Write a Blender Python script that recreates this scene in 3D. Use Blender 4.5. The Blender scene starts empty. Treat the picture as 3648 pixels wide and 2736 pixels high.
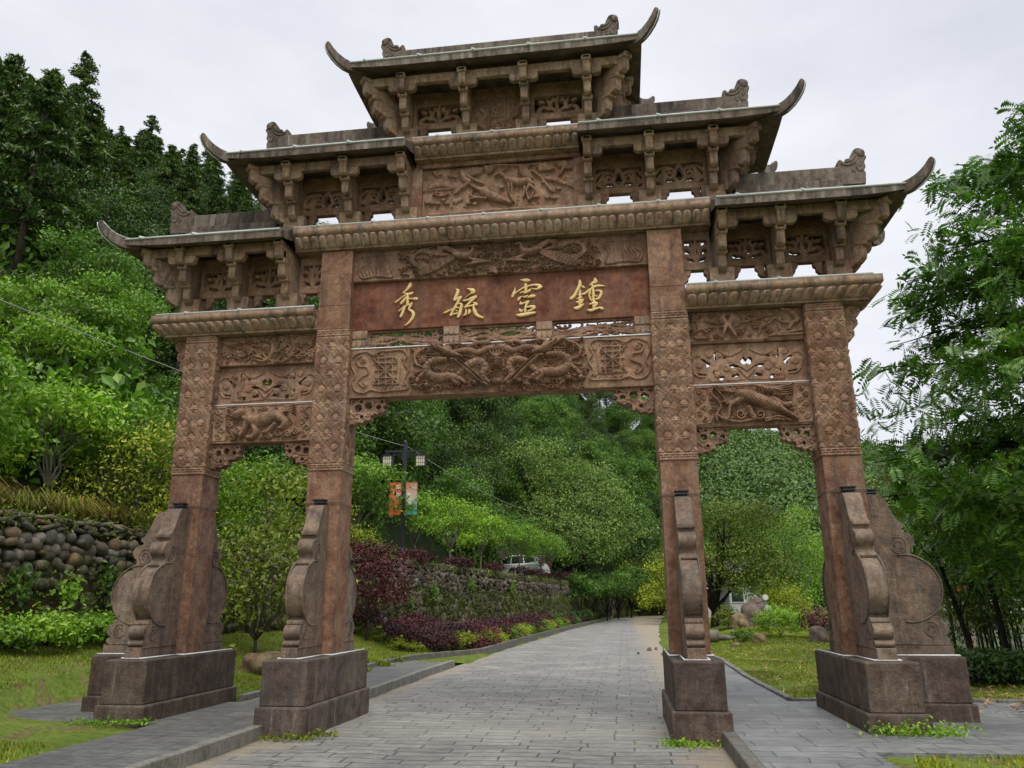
import bpy, bmesh, math, random
import numpy as np
from mathutils import Vector, Matrix
R = math.radians
S = bpy.context.scene
COL = S.collection
rng = np.random.default_rng(7)
random.seed(7)

# ------------------------------------------------------------------ camera, sky, sun, exposure
cam_d = bpy.data.cameras.new('camera')
cam = bpy.data.objects.new('camera', cam_d); COL.objects.link(cam); S.camera = cam
YAW, PITCH, ROLL = 0.1352, 0.2748, 0.0067
_f0 = Vector((-math.sin(YAW), math.cos(YAW), 0)); _r0 = Vector((math.cos(YAW), math.sin(YAW), 0)); _u0 = Vector((0, 0, 1))
_f = _f0 * math.cos(PITCH) + _u0 * math.sin(PITCH); _u = -_f0 * math.sin(PITCH) + _u0 * math.cos(PITCH)
_rx = _r0 * math.cos(ROLL) - _u * math.sin(ROLL); _ux = _r0 * math.sin(ROLL) + _u * math.cos(ROLL)
cam.matrix_world = Matrix(((_rx.x, _ux.x, -_f.x, 1.7389), (_rx.y, _ux.y, -_f.y, -11.3039), (_rx.z, _ux.z, -_f.z, 1.6), (0, 0, 0, 1)))
cam_d.sensor_width = 36; cam_d.lens = 36 * 2775.2 / 3648; cam_d.clip_end = 2000; cam_d.clip_start = 0.1
SUN_EL, SUN_AZ = 58, 165          # azimuth clockwise from +Y (the sun stands behind the photographer)
world = bpy.data.worlds.new('World'); S.world = world; world.use_nodes = True
wn = world.node_tree; wn.nodes.clear()
def wnode(t, **k):
    n = wn.nodes.new(t)
    for a, b in k.items(): setattr(n, a, b)
    return n
sky = wnode('ShaderNodeTexSky', sky_type='NISHITA', sun_disc=False, sun_elevation=R(SUN_EL), sun_rotation=R(SUN_AZ))
tc = wnode('ShaderNodeTexCoord'); mp = wnode('ShaderNodeMapping'); mp.inputs['Scale'].default_value = (1, 1, 2.2)
nz = wnode('ShaderNodeTexNoise'); nz.inputs['Scale'].default_value = 2.3; nz.inputs['Detail'].default_value = 6; nz.inputs['Roughness'].default_value = .55
cr = wnode('ShaderNodeValToRGB')
cr.color_ramp.elements[0].position = .28; cr.color_ramp.elements[0].color = (4.2, 4.3, 4.7, 1)
cr.color_ramp.elements[1].position = .72; cr.color_ramp.elements[1].color = (6.0, 6.0, 6.3, 1)
mx = wnode('ShaderNodeMix', data_type='RGBA'); mx.inputs[0].default_value = .93
bg = wnode('ShaderNodeBackground'); bg.inputs[1].default_value = .1; wo = wnode('ShaderNodeOutputWorld')
L = wn.links.new
L(tc.outputs['Generated'], mp.inputs[0]); L(mp.outputs[0], nz.inputs['Vector']); L(nz.outputs['Fac'], cr.inputs[0])
L(sky.outputs[0], mx.inputs[6]); L(cr.outputs[0], mx.inputs[7]); sz = wnode('ShaderNodeSeparateXYZ'); L(tc.outputs['Generated'], sz.inputs[0])
zr = wnode('ShaderNodeMapRange'); zr.inputs[1].default_value = .70; zr.inputs[2].default_value = 1.; zr.inputs[3].default_value = 1.; zr.inputs[4].default_value = 3.0; L(sz.outputs[2], zr.inputs[0])
sc_ = wnode('ShaderNodeVectorMath', operation='SCALE'); L(mx.outputs[2], sc_.inputs[0]); L(zr.outputs[0], sc_.inputs['Scale'])
L(sc_.outputs[0], bg.inputs[0]); L(bg.outputs[0], wo.inputs[0])
sd = bpy.data.lights.new('sun', 'SUN'); sd.energy = 1.0; sd.angle = R(22); sd.color = (1, .95, .88)
so = bpy.data.objects.new('sun', sd); COL.objects.link(so)
_a = R(SUN_AZ); _sv = Vector((math.sin(_a) * math.cos(R(SUN_EL)), math.cos(_a) * math.cos(R(SUN_EL)), math.sin(R(SUN_EL))))
so.rotation_euler = _sv.to_track_quat('Z', 'Y').to_euler(); so.location = _sv * 60
S.view_settings.view_transform = 'Standard'; S.view_settings.look = 'None'; S.view_settings.gamma = 1; S.view_settings.exposure = 0.78
S.cycles.max_bounces = 6; S.cycles.diffuse_bounces = 3; S.cycles.glossy_bounces = 2; S.cycles.transmission_bounces = 4; S.cycles.transparent_max_bounces = 6
S.cycles.use_denoising = True
S.cycles.caustics_reflective = False; S.cycles.caustics_refractive = False

# ------------------------------------------------------------------ materials
class NT:
    def __init__(s, name):
        s.m = bpy.data.materials.new(name); s.m.use_nodes = True; s.t = s.m.node_tree; s.t.nodes.clear()
        s.out = s.n('ShaderNodeOutputMaterial'); s.p = s.n('ShaderNodeBsdfPrincipled'); s.l(s.p.outputs[0], s.out.inputs[0])
        s.co = s.n('ShaderNodeTexCoord').outputs['Object']
    def n(s, t, **k):
        x = s.t.nodes.new(t)
        for a, b in k.items(): setattr(x, a, b)
        return x
    def l(s, a, b): s.t.links.new(a, b)
    def val(s, sock, v):
        if hasattr(v, 'is_linked') or hasattr(v, 'links'): s.l(v, sock)
        else: sock.default_value = v
    def map(s, sc, vec=None):
        x = s.n('ShaderNodeMapping'); x.inputs['Scale'].default_value = sc if isinstance(sc, tuple) else (sc,) * 3
        s.l(vec or s.co, x.inputs[0]); return x.outputs[0]
    def noise(s, scale, detail=4, rough=.55, vec=None, dist=0):
        x = s.n('ShaderNodeTexNoise'); x.inputs['Scale'].default_value = 1; x.inputs['Detail'].default_value = detail; x.inputs['Roughness'].default_value = rough; x.inputs['Distortion'].default_value = dist
        s.l(s.map(scale, vec), x.inputs['Vector']); return x.outputs['Fac']
    def ramp(s, fac, *st):
        x = s.n('ShaderNodeValToRGB'); e = x.color_ramp.elements
        while len(e) < len(st): e.new(.5)
        for q, (p, c) in zip(e, st):
            q.position = p; q.color = (c, c, c, 1) if not isinstance(c, tuple) else (*c, 1)
        s.l(fac, x.inputs[0]); return x.outputs[0]
    def mix(s, f, a, b, mode='MIX'):
        x = s.n('ShaderNodeMix', data_type='RGBA', blend_type=mode)
        s.val(x.inputs[0], f)
        for i, v in ((6, a), (7, b)):
            if isinstance(v, tuple): v = (*v, 1)
            s.val(x.inputs[i], v)
        return x.outputs[2]
    def math(s, op, a, b=0):
        x = s.n('ShaderNodeMath', operation=op); s.val(x.inputs[0], a); s.val(x.inputs[1], b); return x.outputs[0]
    def up(s):
        g = s.n('ShaderNodeNewGeometry'); x = s.n('ShaderNodeSeparateXYZ'); s.l(g.outputs['Normal'], x.inputs[0]); return x.outputs[2]
    def bump(s, h, strength=.3, dist=.02):
        x = s.n('ShaderNodeBump'); x.inputs['Strength'].default_value = strength; x.inputs['Distance'].default_value = dist
        s.l(h, x.inputs['Height']); s.l(x.outputs[0], s.p.inputs['Normal'])
    def fin(s, col, rough=.8, spec=.3, metal=0):
        s.val(s.p.inputs['Base Color'], col if not isinstance(col, tuple) else (*col, 1)); s.val(s.p.inputs['Roughness'], rough)
        s.p.inputs['Specular IOR Level'].default_value = spec; s.p.inputs['Metallic'].default_value = metal
        return s.m
def plain(name, col, rough=.6, spec=.4, metal=0):
    t = NT(name); k = t.noise(9, 3)
    return t.fin(t.mix(1, col, t.ramp(k, (.2, .82), (.8, 1.12)), 'MULTIPLY'), rough, spec, metal)
def stone(name, a, b, c, grey=(.20, .19, .165), greyamt=.3, dark=(.045, .04, .036), darkamt=.55, topdirt=.8, speck=.5, pale=0., grain=60, under=None):
    t = NT(name)
    big = t.noise(.9, 5, .6, dist=.6); mid = t.noise(4.5, 5, .65); strk = t.noise((7, 7, .55), 5, .6); fine = t.noise(grain, 3, .7)
    col = t.mix(t.ramp(big, (.32, 0.), (.68, 1.)), a, b)
    col = t.mix(t.ramp(mid, (.42, 0.), (.62, .9)), col, c); col = t.mix(1, col, t.ramp(t.noise(15, 4, .75), (.32, .66), (.68, 1.3)), 'MULTIPLY')
    col = t.mix(t.math('MULTIPLY', t.ramp(strk, (.5, 0.), (.72, 1.)), greyamt), col, grey)
    k = t.noise((5, 5, .8), 6, .7, dist=1)
    col = t.mix(t.math('MULTIPLY', t.ramp(k, (.49, 0.), (.66, 1.)), darkamt), col, dark)
    if pale: col = t.mix(t.math('MULTIPLY', t.ramp(t.noise((14, 14, 1.1), 5, .75), (.62, 0.), (.75, 1.)), pale), col, (.36, .31, .26))
    oi = t.n('ShaderNodeObjectInfo'); col = t.mix(1, col, t.ramp(oi.outputs['Random'], (0, (.74, .72, .72)), (.35, (.98, .95, .93)), (.7, (1.08, 1.06, 1.02)), (1, (1.26, 1.28, 1.30))), 'MULTIPLY')
    up = t.ramp(t.up(), (.35, 0.), (.85, 1.)); lich = t.ramp(t.noise(7, 6, .7), (.35, .3), (.6, 1.))
    col = t.mix(t.math('MULTIPLY', t.math('MULTIPLY', up, lich), topdirt), col, (.075, .072, .055))
    col = t.mix(speck * .5, col, t.ramp(fine, (.25, .25), (.75, .95)), 'SOFT_LIGHT')
    if under: col = t.mix(t.ramp(t.up(), (0., 1.), (.02, 0.)), col, under) if False else t.mix(t.ramp(t.math('MULTIPLY', t.up(), -1.), (.3, 0.), (.6, 1.)), col, t.mix(t.ramp(mid, (.35, 0.), (.65, 1.)), under, c))
    hh = t.math('ADD', t.math('MULTIPLY', mid, .8), t.math('MULTIPLY', fine, .6))
    t.bump(hh, .6, .03)
    return t.fin(col, t.ramp(mid, (.3, .62), (.8, .9)), .28)
M = {}
M['stone'] = stone('red_sandstone', (.225, .115, .065), (.310, .190, .118), (.155, .070, .042), pale=.22, speck=.8, grain=45)
M['stone_tan'] = stone('tan_sandstone', (.315, .205, .130), (.215, .120, .074), (.345, .245, .165), greyamt=.45, darkamt=.8, pale=.2, speck=.8, grain=45)
M['carve'] = stone('carved_sandstone', (.285, .170, .103), (.350, .225, .145), (.200, .104, .064), greyamt=.25, darkamt=.4, topdirt=.5, speck=.7, grain=40)
M['board'] = stone('smooth_red_board', (.150, .052, .026), (.235, .105, .056), (.115, .036, .019), greyamt=.15, darkamt=.25, topdirt=.3, speck=.35, pale=.22)
M['plinth'] = stone('dark_plinth_stone', (.080, .055, .041), (.130, .096, .072), (.055, .036, .027), grey=(.16, .135, .105), greyamt=.55, darkamt=.8, topdirt=.6, pale=.55, speck=1., grain=38)
M['drum'] = stone('grey_drum_stone', (.180, .130, .094), (.245, .168, .112), (.128, .092, .069), grey=(.21, .19, .16), greyamt=.55, darkamt=.6, topdirt=.35, pale=.3, speck=1., grain=42)
M['roof'] = stone('lichen_roof_stone', (.125, .092, .066), (.180, .140, .102), (.085, .064, .048), grey=(.30, .29, .245), greyamt=.8, dark=(.022, .020, .017), darkamt=.9, topdirt=.7, pale=.35, speck=.8, under=(.20, .145, .10))
M['beast'] = stone('ridge_beast_stone', (.135, .102, .074), (.185, .145, .108), (.095, .072, .054), greyamt=.5, darkamt=.6, speck=.8)
def gold():
    t = NT('gold_leaf'); k = t.noise(55, 3)
    t.bump(k, .5, .01)
    return t.fin(t.ramp(k, (.3, (.60, .40, .13)), (.7, (.86, .66, .30))), .5, .5, .15)
M['gold'] = gold()
M['strip'] = plain('pale_conduit', (.55, .60, .55), .45)
M['white'] = plain('white_conduit', (.72, .72, .70), .5)
M['black'] = plain('black_metal', (.02, .02, .022), .45)
M['wire'] = plain('grey_wire', (.42, .42, .42), .5); M['tie'] = plain('tie_wire', (.16, .13, .11), .6)
def leafmat(name, c1, c2, c3, trans=.35, rough=.42):
    trans *= .6
    t = NT(name); g = t.n('ShaderNodeNewGeometry'); oi = t.n('ShaderNodeObjectInfo')
    col = t.ramp(g.outputs['Random Per Island'], (0, c1), (.55, c2), (1, c3))
    col = t.mix(1, col, t.ramp(oi.outputs['Random'], (0, (.70, .74, .72)), (.5, (1, 1, 1)), (1, (1.25, 1.14, .9))), 'MULTIPLY')
    pos = t.noise(.55, 2, .5, vec=g.outputs['Position'])
    col = t.mix(1, col, t.ramp(pos, (.3, .62), (.7, 1.35)), 'MULTIPLY')
    t.fin(t.mix(1, col, (1.38, 1.06, .85), 'MULTIPLY'), rough, .3)
    tr = t.n('ShaderNodeBsdfTranslucent'); t.l(t.mix(1, col, (1.3, 1.5, .6), 'MULTIPLY'), tr.inputs[0])
    ms = t.n('ShaderNodeMixShader'); ms.inputs[0].default_value = trans
    t.l(t.p.outputs[0], ms.inputs[1]); t.l(tr.outputs[0], ms.inputs[2]); t.l(ms.outputs[0], t.out.inputs[0])
    return t.m
M['leaf_mid'] = leafmat('leaf_green', (.034, .105, .016), (.068, .180, .026), (.125, .270, .040))
M['leaf_dark'] = leafmat('leaf_dark_green', (.020, .058, .014), (.040, .105, .022), (.078, .165, .032))
M['leaf_conifer'] = leafmat('needle_dark_green', (.026, .068, .018), (.050, .115, .028), (.095, .180, .042), .2)
M['leaf_bright'] = leafmat('leaf_bright_green', (.070, .190, .018), (.130, .300, .030), (.215, .410, .048), .4)
M['leaf_yellow'] = leafmat('leaf_yellow_green', (.10, .18, .015), (.185, .285, .024), (.29, .38, .045), .4)
M['leaf_olive'] = leafmat('leaf_olive_green', (.050, .100, .014), (.095, .170, .024), (.165, .255, .040))
M['leaf_purple'] = leafmat('leaf_purple', (.020, .010, .014), (.045, .016, .026), (.085, .030, .048), .2)
M['leaf_maple'] = leafmat('leaf_maroon', (.040, .010, .016), (.080, .020, .030), (.120, .040, .045), .25)
M['leaf_bamboo'] = leafmat('leaf_bamboo', (.040, .085, .016), (.080, .145, .026), (.150, .210, .040), .3)
M['leaf_wing'] = leafmat('leaf_wingnut', (.040, .130, .020), (.085, .225, .032), (.175, .360, .050), .4)
M['leaf_sage'] = leafmat('leaf_sage_green', (.050, .120, .034), (.090, .195, .052), (.150, .285, .080), .35)
M['leaf_far'] = leafmat('leaf_far_hill', (.034, .098, .030), (.060, .150, .042), (.100, .205, .055), .2)
M['catkin'] = leafmat('catkin_yellow_green', (.16, .22, .03), (.24, .31, .045), (.32, .38, .06), .3)
M['dry'] = leafmat('dry_grass', (.12, .10, .035), (.22, .18, .08), (.10, .13, .03), .2)
M['blade'] = leafmat('grass_blade', (.100, .180, .018), (.160, .260, .026), (.235, .290, .055), .3)
M['litter'] = leafmat('fallen_leaf', (.30, .24, .11), (.42, .36, .20), (.20, .13, .06), .1)
M['flower'] = leafmat('pale_flower', (.5, .48, .3), (.6, .58, .42), (.55, .5, .25), .2)
def bark(name, a, b):
    t = NT(name); k = t.noise((9, 9, 2), 5, .7); t.bump(k, .6, .03); return t.fin(t.mix(t.ramp(k, (.3, 0.), (.7, 1.)), a, b), .9, .15)
M['bark'] = bark('bark_brown', (.035, .028, .02), (.10, .085, .062)); M['bark_pale'] = bark('bark_pale', (.12, .105, .08), (.25, .23, .19))
M['bark_dark'] = bark('bark_dark', (.012, .011, .009), (.035, .03, .022)); M['culm'] = bark('culm_green', (.025, .035, .012), (.07, .085, .03))

# ------------------------------------------------------------------ object helpers
def link(o, parent=None):
    COL.objects.link(o)
    if parent is not None: o.parent = parent
    return o
def tag(o, label=None, cat=None, group=None, kind=None):
    for k, v in (('label', label), ('category', cat), ('group', group), ('kind', kind)):
        if v: o[k] = v
    return o
def empty(name, loc=(0, 0, 0), rz=0, label=None, cat=None, group=None):
    o = bpy.data.objects.new(name, None); o.location = loc; o.rotation_euler = (0, 0, rz); o.empty_display_size = .2
    return tag(link(o), label, cat, group)
def mesh_np(name, V, F, mat, parent=None, smooth=False):
    V = np.asarray(V, np.float32).reshape(-1, 3); F = np.asarray(F, np.int32)
    me = bpy.data.meshes.new(name); k = F.shape[1]
    me.vertices.add(len(V)); me.vertices.foreach_set('co', V.ravel())
    me.loops.add(F.size); me.loops.foreach_set('vertex_index', F.ravel())
    me.polygons.add(len(F)); me.polygons.foreach_set('loop_start', np.arange(0, F.size, k, dtype=np.int32)); me.polygons.foreach_set('loop_total', np.full(len(F), k, np.int32))
    me.polygons.foreach_set('use_smooth', np.full(len(F), bool(smooth)))
    me.update(calc_edges=True); me.materials.append(mat)
    return link(bpy.data.objects.new(name, me), parent)
class MB:
    def __init__(s): s.v = []; s.f = []; s.sm = []
    def add(s, V, F, sm=False):
        n = len(s.v); s.v += [tuple(map(float, p)) for p in V]; s.f += [tuple(int(i) + n for i in q) for q in F]; s.sm += [sm] * len(F); return s
    def box(s, x0, x1, y0, y1, z0, z1):
        return s.add([(x0, y0, z0), (x1, y0, z0), (x1, y1, z0), (x0, y1, z0), (x0, y0, z1), (x1, y0, z1), (x1, y1, z1), (x0, y1, z1)],
                     [(3, 2, 1, 0), (4, 5, 6, 7), (0, 1, 5, 4), (1, 2, 6, 5), (2, 3, 7, 6), (3, 0, 4, 7)])
    def prism(s, poly, fn, a0, a1, sm=False):
        """poly: 2-D outline; fn(p, q, a) -> 3-D point; extruded from a0 to a1"""
        n = len(poly); V = [fn(p, q, a0) for p, q in poly] + [fn(p, q, a1) for p, q in poly]
        s.add(V, [tuple(range(n))[::-1], tuple(range(n, 2 * n))] + [(i, (i + 1) % n, n + (i + 1) % n, n + i) for i in range(n)], sm); return s
    def tube(s, pts, rad, k=8, cap=True, sm=True):
        pts = [Vector(p) for p in pts]; n = len(pts)
        if not hasattr(rad, '__len__'): rad = [rad] * n
        V = []; ref = Vector((.13, .31, .94))
        for i, p in enumerate(pts):
            d = (pts[min(i + 1, n - 1)] - pts[max(i - 1, 0)]).normalized()
            if abs(d.dot(ref)) > .97: ref = Vector((1, .2, .1)).normalized()
            a = d.cross(ref).normalized(); b = d.cross(a)
            V += [p + (a * math.cos(2 * math.pi * j / k) + b * math.sin(2 * math.pi * j / k)) * rad[i] for j in range(k)]
        F = [(i * k + j, i * k + (j + 1) % k, (i + 1) * k + (j + 1) % k, (i + 1) * k + j) for i in range(n - 1) for j in range(k)]
        s.add(V, F, sm)
        if cap: s.add(V[:k], [tuple(range(k))]); s.add(V[-k:], [tuple(range(k))[::-1]])
        return s
    def ball(s, c, r, nu=10, nv=6, sm=True):
        r = r if hasattr(r, '__len__') else (r, r, r)
        V = [(c[0] + r[0] * math.cos(2 * math.pi * i / nu) * math.sin(math.pi * j / nv), c[1] + r[1] * math.sin(2 * math.pi * i / nu) * math.sin(math.pi * j / nv), c[2] + r[2] * math.cos(math.pi * j / nv)) for j in range(nv + 1) for i in range(nu)]
        return s.add(V, [(j * nu + i, (j + 1) * nu + i, (j + 1) * nu + (i + 1) % nu, j * nu + (i + 1) % nu) for j in range(nv) for i in range(nu)], sm)
    def build(s, name, mat, parent=None, bev=0, loc=None):
        me = bpy.data.meshes.new(name); me.from_pydata(s.v, [], s.f); me.materials.append(mat)
        me.polygons.foreach_set('use_smooth', s.sm)
        bm = bmesh.new(); bm.from_mesh(me); bmesh.ops.remove_doubles(bm, verts=bm.verts, dist=1e-5); bmesh.ops.recalc_face_normals(bm, faces=bm.faces); bm.to_mesh(me); bm.free()
        o = link(bpy.data.objects.new(name, me), parent)
        if loc is not None: o.location = loc
        if bev:
            b = o.modifiers.new('edge_wear', 'BEVEL'); b.width = bev; b.segments = 2; b.limit_method = 'ANGLE'; b.angle_limit = R(38)
        return o
def children(o): return [c for c in bpy.data.objects if c.parent is o]
_KIDS = {}
def dup(root, loc=None, rz=None, sc=None, label=None, group=None):
    if root.name not in _KIDS: _KIDS[root.name] = [(c, children(c)) for c in children(root)]
    r = root.copy(); COL.objects.link(r)
    if loc is not None: r.location = loc
    if rz is not None: r.rotation_euler = (0, 0, rz)
    if sc is not None: r.scale = sc if hasattr(sc, '__len__') else (sc, sc, sc)
    if label: r['label'] = label
    if group: r['group'] = group
    for c, gs in _KIDS[root.name]:
        d = c.copy(); COL.objects.link(d); d.parent = r
        for g in gs:
            e = g.copy(); COL.objects.link(e); e.parent = d
    return r

# ------------------------------------------------------------------ relief engine (height fields cut in stone)
def catmull(P, n=8):
    P = np.asarray(P, float)
    if len(P) < 3:
        t = np.linspace(0, 1, n * 2)[:, None]; return P[0] * (1 - t) + P[-1] * t
    Q = np.vstack([2 * P[0] - P[1], P, 2 * P[-1] - P[-2]]); out = []
    for i in range(len(P) - 1):
        t = np.linspace(0, 1, n, endpoint=False)[:, None]; a, b, c, d = Q[i:i + 4]
        out.append(.5 * (2 * b + (c - a) * t + (2 * a - 5 * b + 4 * c - d) * t ** 2 + (3 * b - a - 3 * c + d) * t ** 3))
    return np.vstack(out + [P[-1:]])
class HF:
    """height field on a panel of w x h metres; drawing units come from a photo crop through an affine map of its corners"""
    def __init__(s, w, h, nx, nz, corners=None):
        s.w, s.h, s.nx, s.nz = w, h, nx, nz
        s.x = np.linspace(0, w, nx); s.z = np.linspace(0, h, nz); s.H = np.zeros((nz, nx)); s.dx = w / (nx - 1); s.dz = h / (nz - 1); s.k = 1.
        if corners:
            (ax, ay), (bx, by), (cx, cy), (dx, dy) = corners     # TL TR BR BL
            s.c = [np.array(q, float) for q in corners]; s.k = w / math.hypot(bx - ax, by - ay)
        else: s.c = None
    def m(s, p):
        p = np.asarray(p, float)
        if s.c is None: return p
        tl, tr, br, bl = s.c; uv = np.full((len(p), 2), .5)
        for _ in range(6):
            u, v = uv[:, :1], uv[:, 1:]
            q = tl * (1 - u) * v + tr * u * v + br * u * (1 - v) + bl * (1 - u) * (1 - v)
            du = (tr - tl) * v + (br - bl) * (1 - v); dv = (tl - bl) * (1 - u) + (tr - br) * u
            e = p - q; det = du[:, 0] * dv[:, 1] - du[:, 1] * dv[:, 0]
            uv = uv + np.stack([(e[:, 0] * dv[:, 1] - e[:, 1] * dv[:, 0]) / det, (du[:, 0] * e[:, 1] - du[:, 1] * e[:, 0]) / det], 1)
        return uv * [s.w, s.h]
    def stroke(s, pts, hgt, scales=0, flat=False, base=0):
        """pts: (x, y, r) in drawing units"""
        A = np.asarray(pts, float); C = catmull(A, 10); P = s.m(C[:, :2]); r = np.maximum(C[:, 2] * s.k, s.dx * .55)
        seg = np.r_[0, np.cumsum(np.hypot(*np.diff(P, axis=0).T))]; n = max(4, int(seg[-1] / (max(min(r), s.dx) * .4)))
        t = np.linspace(0, seg[-1], min(n, 400)); px = np.interp(t, seg, P[:, 0]); pz = np.interp(t, seg, P[:, 1]); rr = np.interp(t, seg, r)
        for q in range(len(t)):
            h = hgt * (1 - .38 * ((t[q] / scales) % 1)) if scales else hgt
            i0, i1 = int((px[q] - rr[q]) / s.dx), int((px[q] + rr[q]) / s.dx) + 2; j0, j1 = int((pz[q] - rr[q]) / s.dz), int((pz[q] + rr[q]) / s.dz) + 2
            i0, j0 = max(i0, 0), max(j0, 0)
            if i1 <= i0 or j1 <= j0: continue
            X = s.x[i0:i1][None]; Zz = s.z[j0:j1][:, None]
            if X.size == 0 or Zz.size == 0: continue
            d = np.sqrt((X - px[q]) ** 2 + (Zz - pz[q]) ** 2) / rr[q]
            b = np.where(d < 1, base + h * (np.sqrt(np.maximum(1 - d * d, 0)) if not flat else np.minimum(1, (1 - d) * 4)), 0)
            s.H[j0:j1, i0:i1] = np.maximum(s.H[j0:j1, i0:i1], b)
    def spiral(s, x, y, R0, r, hgt, turns=1.6, ph=0, cw=1):
        t = np.linspace(0, 1, 18); a = ph + cw * turns * 2 * math.pi * t; q = R0 * (1 - .85 * t)
        s.stroke(np.stack([x + q * np.cos(a), y + q * np.sin(a), r * (1 - .3 * t)], 1), hgt)
    def cloud(s, x, y, R0, hgt, fl=1):
        for a, b, q in ((0, 0, 1), (.95 * fl, .25, .8), (-.95 * fl, .3, .75), (1.8 * fl, .5, .5)):
            s.stroke([(x + a * R0, y + b * R0, .62 * q * R0), (x + a * R0 + .1, y + b * R0, .62 * q * R0)], hgt * .7); s.spiral(x + a * R0, y + b * R0, .5 * q * R0, .16 * R0, hgt, 1.2, 2, fl)
    def flower(s, x, y, R0, hgt, n=5):
        for i in range(n):
            a = 2 * math.pi * i / n + x; s.stroke([(x + .58 * R0 * math.cos(a), y + .58 * R0 * math.sin(a), .40 * R0)] * 2, hgt)
        s.stroke([(x, y, .3 * R0)] * 2, hgt * 1.25)
    def leaf(s, x, y, a, l, w, hgt):
        s.stroke([(x, y, w * .2), (x + .5 * l * math.cos(a), y + .5 * l * math.sin(a), w), (x + l * math.cos(a), y + l * math.sin(a), w * .1)], hgt)
    def poly(s, pts):
        P = s.m(np.asarray(pts, float)); X, Zz = np.meshgrid(s.x, s.z); ins = np.zeros(X.shape, bool); j = len(P) - 1
        for i in range(len(P)):
            c = ((P[i, 1] > Zz) != (P[j, 1] > Zz)) & (X < (P[j, 0] - P[i, 0]) * (Zz - P[i, 1]) / (P[j, 1] - P[i, 1] + 1e-12) + P[i, 0]); ins ^= c; j = i
        return ins
    def fill(s, x0, x1, y0, y1, n, R0, hgt, top=.012, seed=0, cut=None):
        """small clouds, flames and leaves crowd every gap left between the larger figures"""
        r_ = np.random.default_rng(seed)
        for k in range(n):
            x, y = r_.uniform(x0, x1), r_.uniform(y0, y1); q = s.m([(x, y)])[0]; i, j = int(q[0] / s.dx), int(q[1] / s.dz)
            if not (0 <= i < s.nx and 0 <= j < s.nz) or s.H[j, i] > top: continue
            R_ = R0 * r_.uniform(.6, 1.3); a = r_.uniform(0, 6.28)
            if r_.random() < .5: s.spiral(x, y, R_, R_ * .28, hgt * r_.uniform(.6, 1), 1.3, a, r_.choice([-1, 1]))
            else: s.stroke([(x, y, R_ * .42), (x + R_ * math.cos(a), y + R_ * .7 * math.sin(a), R_ * .38), (x + 2 * R_ * math.cos(a + .7), y + 1.5 * R_ * math.sin(a + .7), R_ * .1)], hgt * r_.uniform(.6, 1))
    def grit(s, per, amp, lim=.012):
        X, Z_ = np.meshgrid(s.x, s.z); g = np.sin(X * 6.28 / per + 2 * np.sin(Z_ * 11)) * np.sin(Z_ * 6.28 / per + 2 * np.sin(X * 9)) + rng.normal(0, .35, X.shape)
        s.H = np.where(s.H > lim, np.maximum(s.H + amp * g, .002), s.H)
    def mesh(s, name, mat, parent, x0, z0, yf, mask=None, thick=0, frame=None, back=None, rough=.0015):
        """front at y = yf - H (facing -y)."""
        H = s.H + rng.normal(0, rough, s.H.shape) * (s.H > 0); X, Zz = np.meshgrid(s.x + x0, s.z + z0); V = np.stack([X, yf - H, Zz], -1).reshape(-1, 3)
        idx = np.arange(s.nx * s.nz).reshape(s.nz, s.nx); F = np.stack([idx[:-1, :-1], idx[:-1, 1:], idx[1:, 1:], idx[1:, :-1]], -1)
        if mask is not None:
            mm = mask[:-1, :-1].astype(int) + mask[1:, :-1] + mask[:-1, 1:] + mask[1:, 1:] >= 2; F = F[mm]
            Vb = V.copy(); Vb[:, 1] = yf + thick; n = len(V); Fb = F[:, ::-1] + n; E = {}
            for q in F:
                for k in range(4):
                    a, b = int(q[k]), int(q[(k + 1) % 4])
                    if (b, a) in E: del E[(b, a)]
                    else: E[(a, b)] = 1
            Fs = np.array([(b, a, a + n, b + n) for a, b in E], np.int32).reshape(-1, 4)
            V = np.vstack([V, Vb]); F = np.vstack([F, Fb, Fs])
        else: F = F.reshape(-1, 4)
        return mesh_np(name, V, F, mat, parent, True)

# ------------------------------------------------------------------ the stone memorial gateway
A_, B_, PR = 2.592, 4.784, .258           # pillar centre lines and half width
gate = empty('memorial_archway', (0, 0, 0), 0, 'tall carved red sandstone gateway with three tiers of upturned roofs standing over the paved road', 'archway')
YZ = lambda x: None
def xy(u, z, a): return (a, -u, z)        # profile in the depth plane, extruded along X
def xz(x, z, a): return (x, a, z)         # profile in the front plane, extruded along Y
# plinths
for sg, c, wing in ((-1, A_, 0), (1, A_, 0), (-1, B_, 1), (1, B_, 1)):
    c *= sg; m = MB().box(c - .3055, c + .3055, -1.239, 1.239, .362, .918)
    if wing: m.box(*sorted((c + sg * .3055, sg * 5.993)), -.228, .228, .362, .917)
    p = m.build('plinth', M['plinth'], gate, .02)
    m = MB().box(c - .350, c + .350, -1.278, 1.278, -.12, .364)
    if wing: m.box(*sorted((c + sg * .350, sg * 6.04)), -.2585, .2585, -.02, .363)
    m.build('base_course', M['plinth'], p, .025)
    m = MB(); w = .15; y0 = -1.115
    for (x0, y0_, x1, y1_) in ((c - w, -.3, c - w, y0), (c - w, y0, c + w, y0), (c + w, y0, c + w, -.3), (c - .29, -.30, c - w, -.30), (c + w, -.30, c + .29, -.30), (c - .285, -.3, c - .285, 1.1), (c + .285, -.3, c + .285, 1.1)):
        m.tube([(x0, y0_, .931), (x1, y1_, .931)], .011, 6)
    if wing: m.tube([(c + sg * .3, -.16, .930), (sg * 5.95, -.16, .930)], .011, 6)
    m.build('light_strip', M['white'], p)

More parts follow.
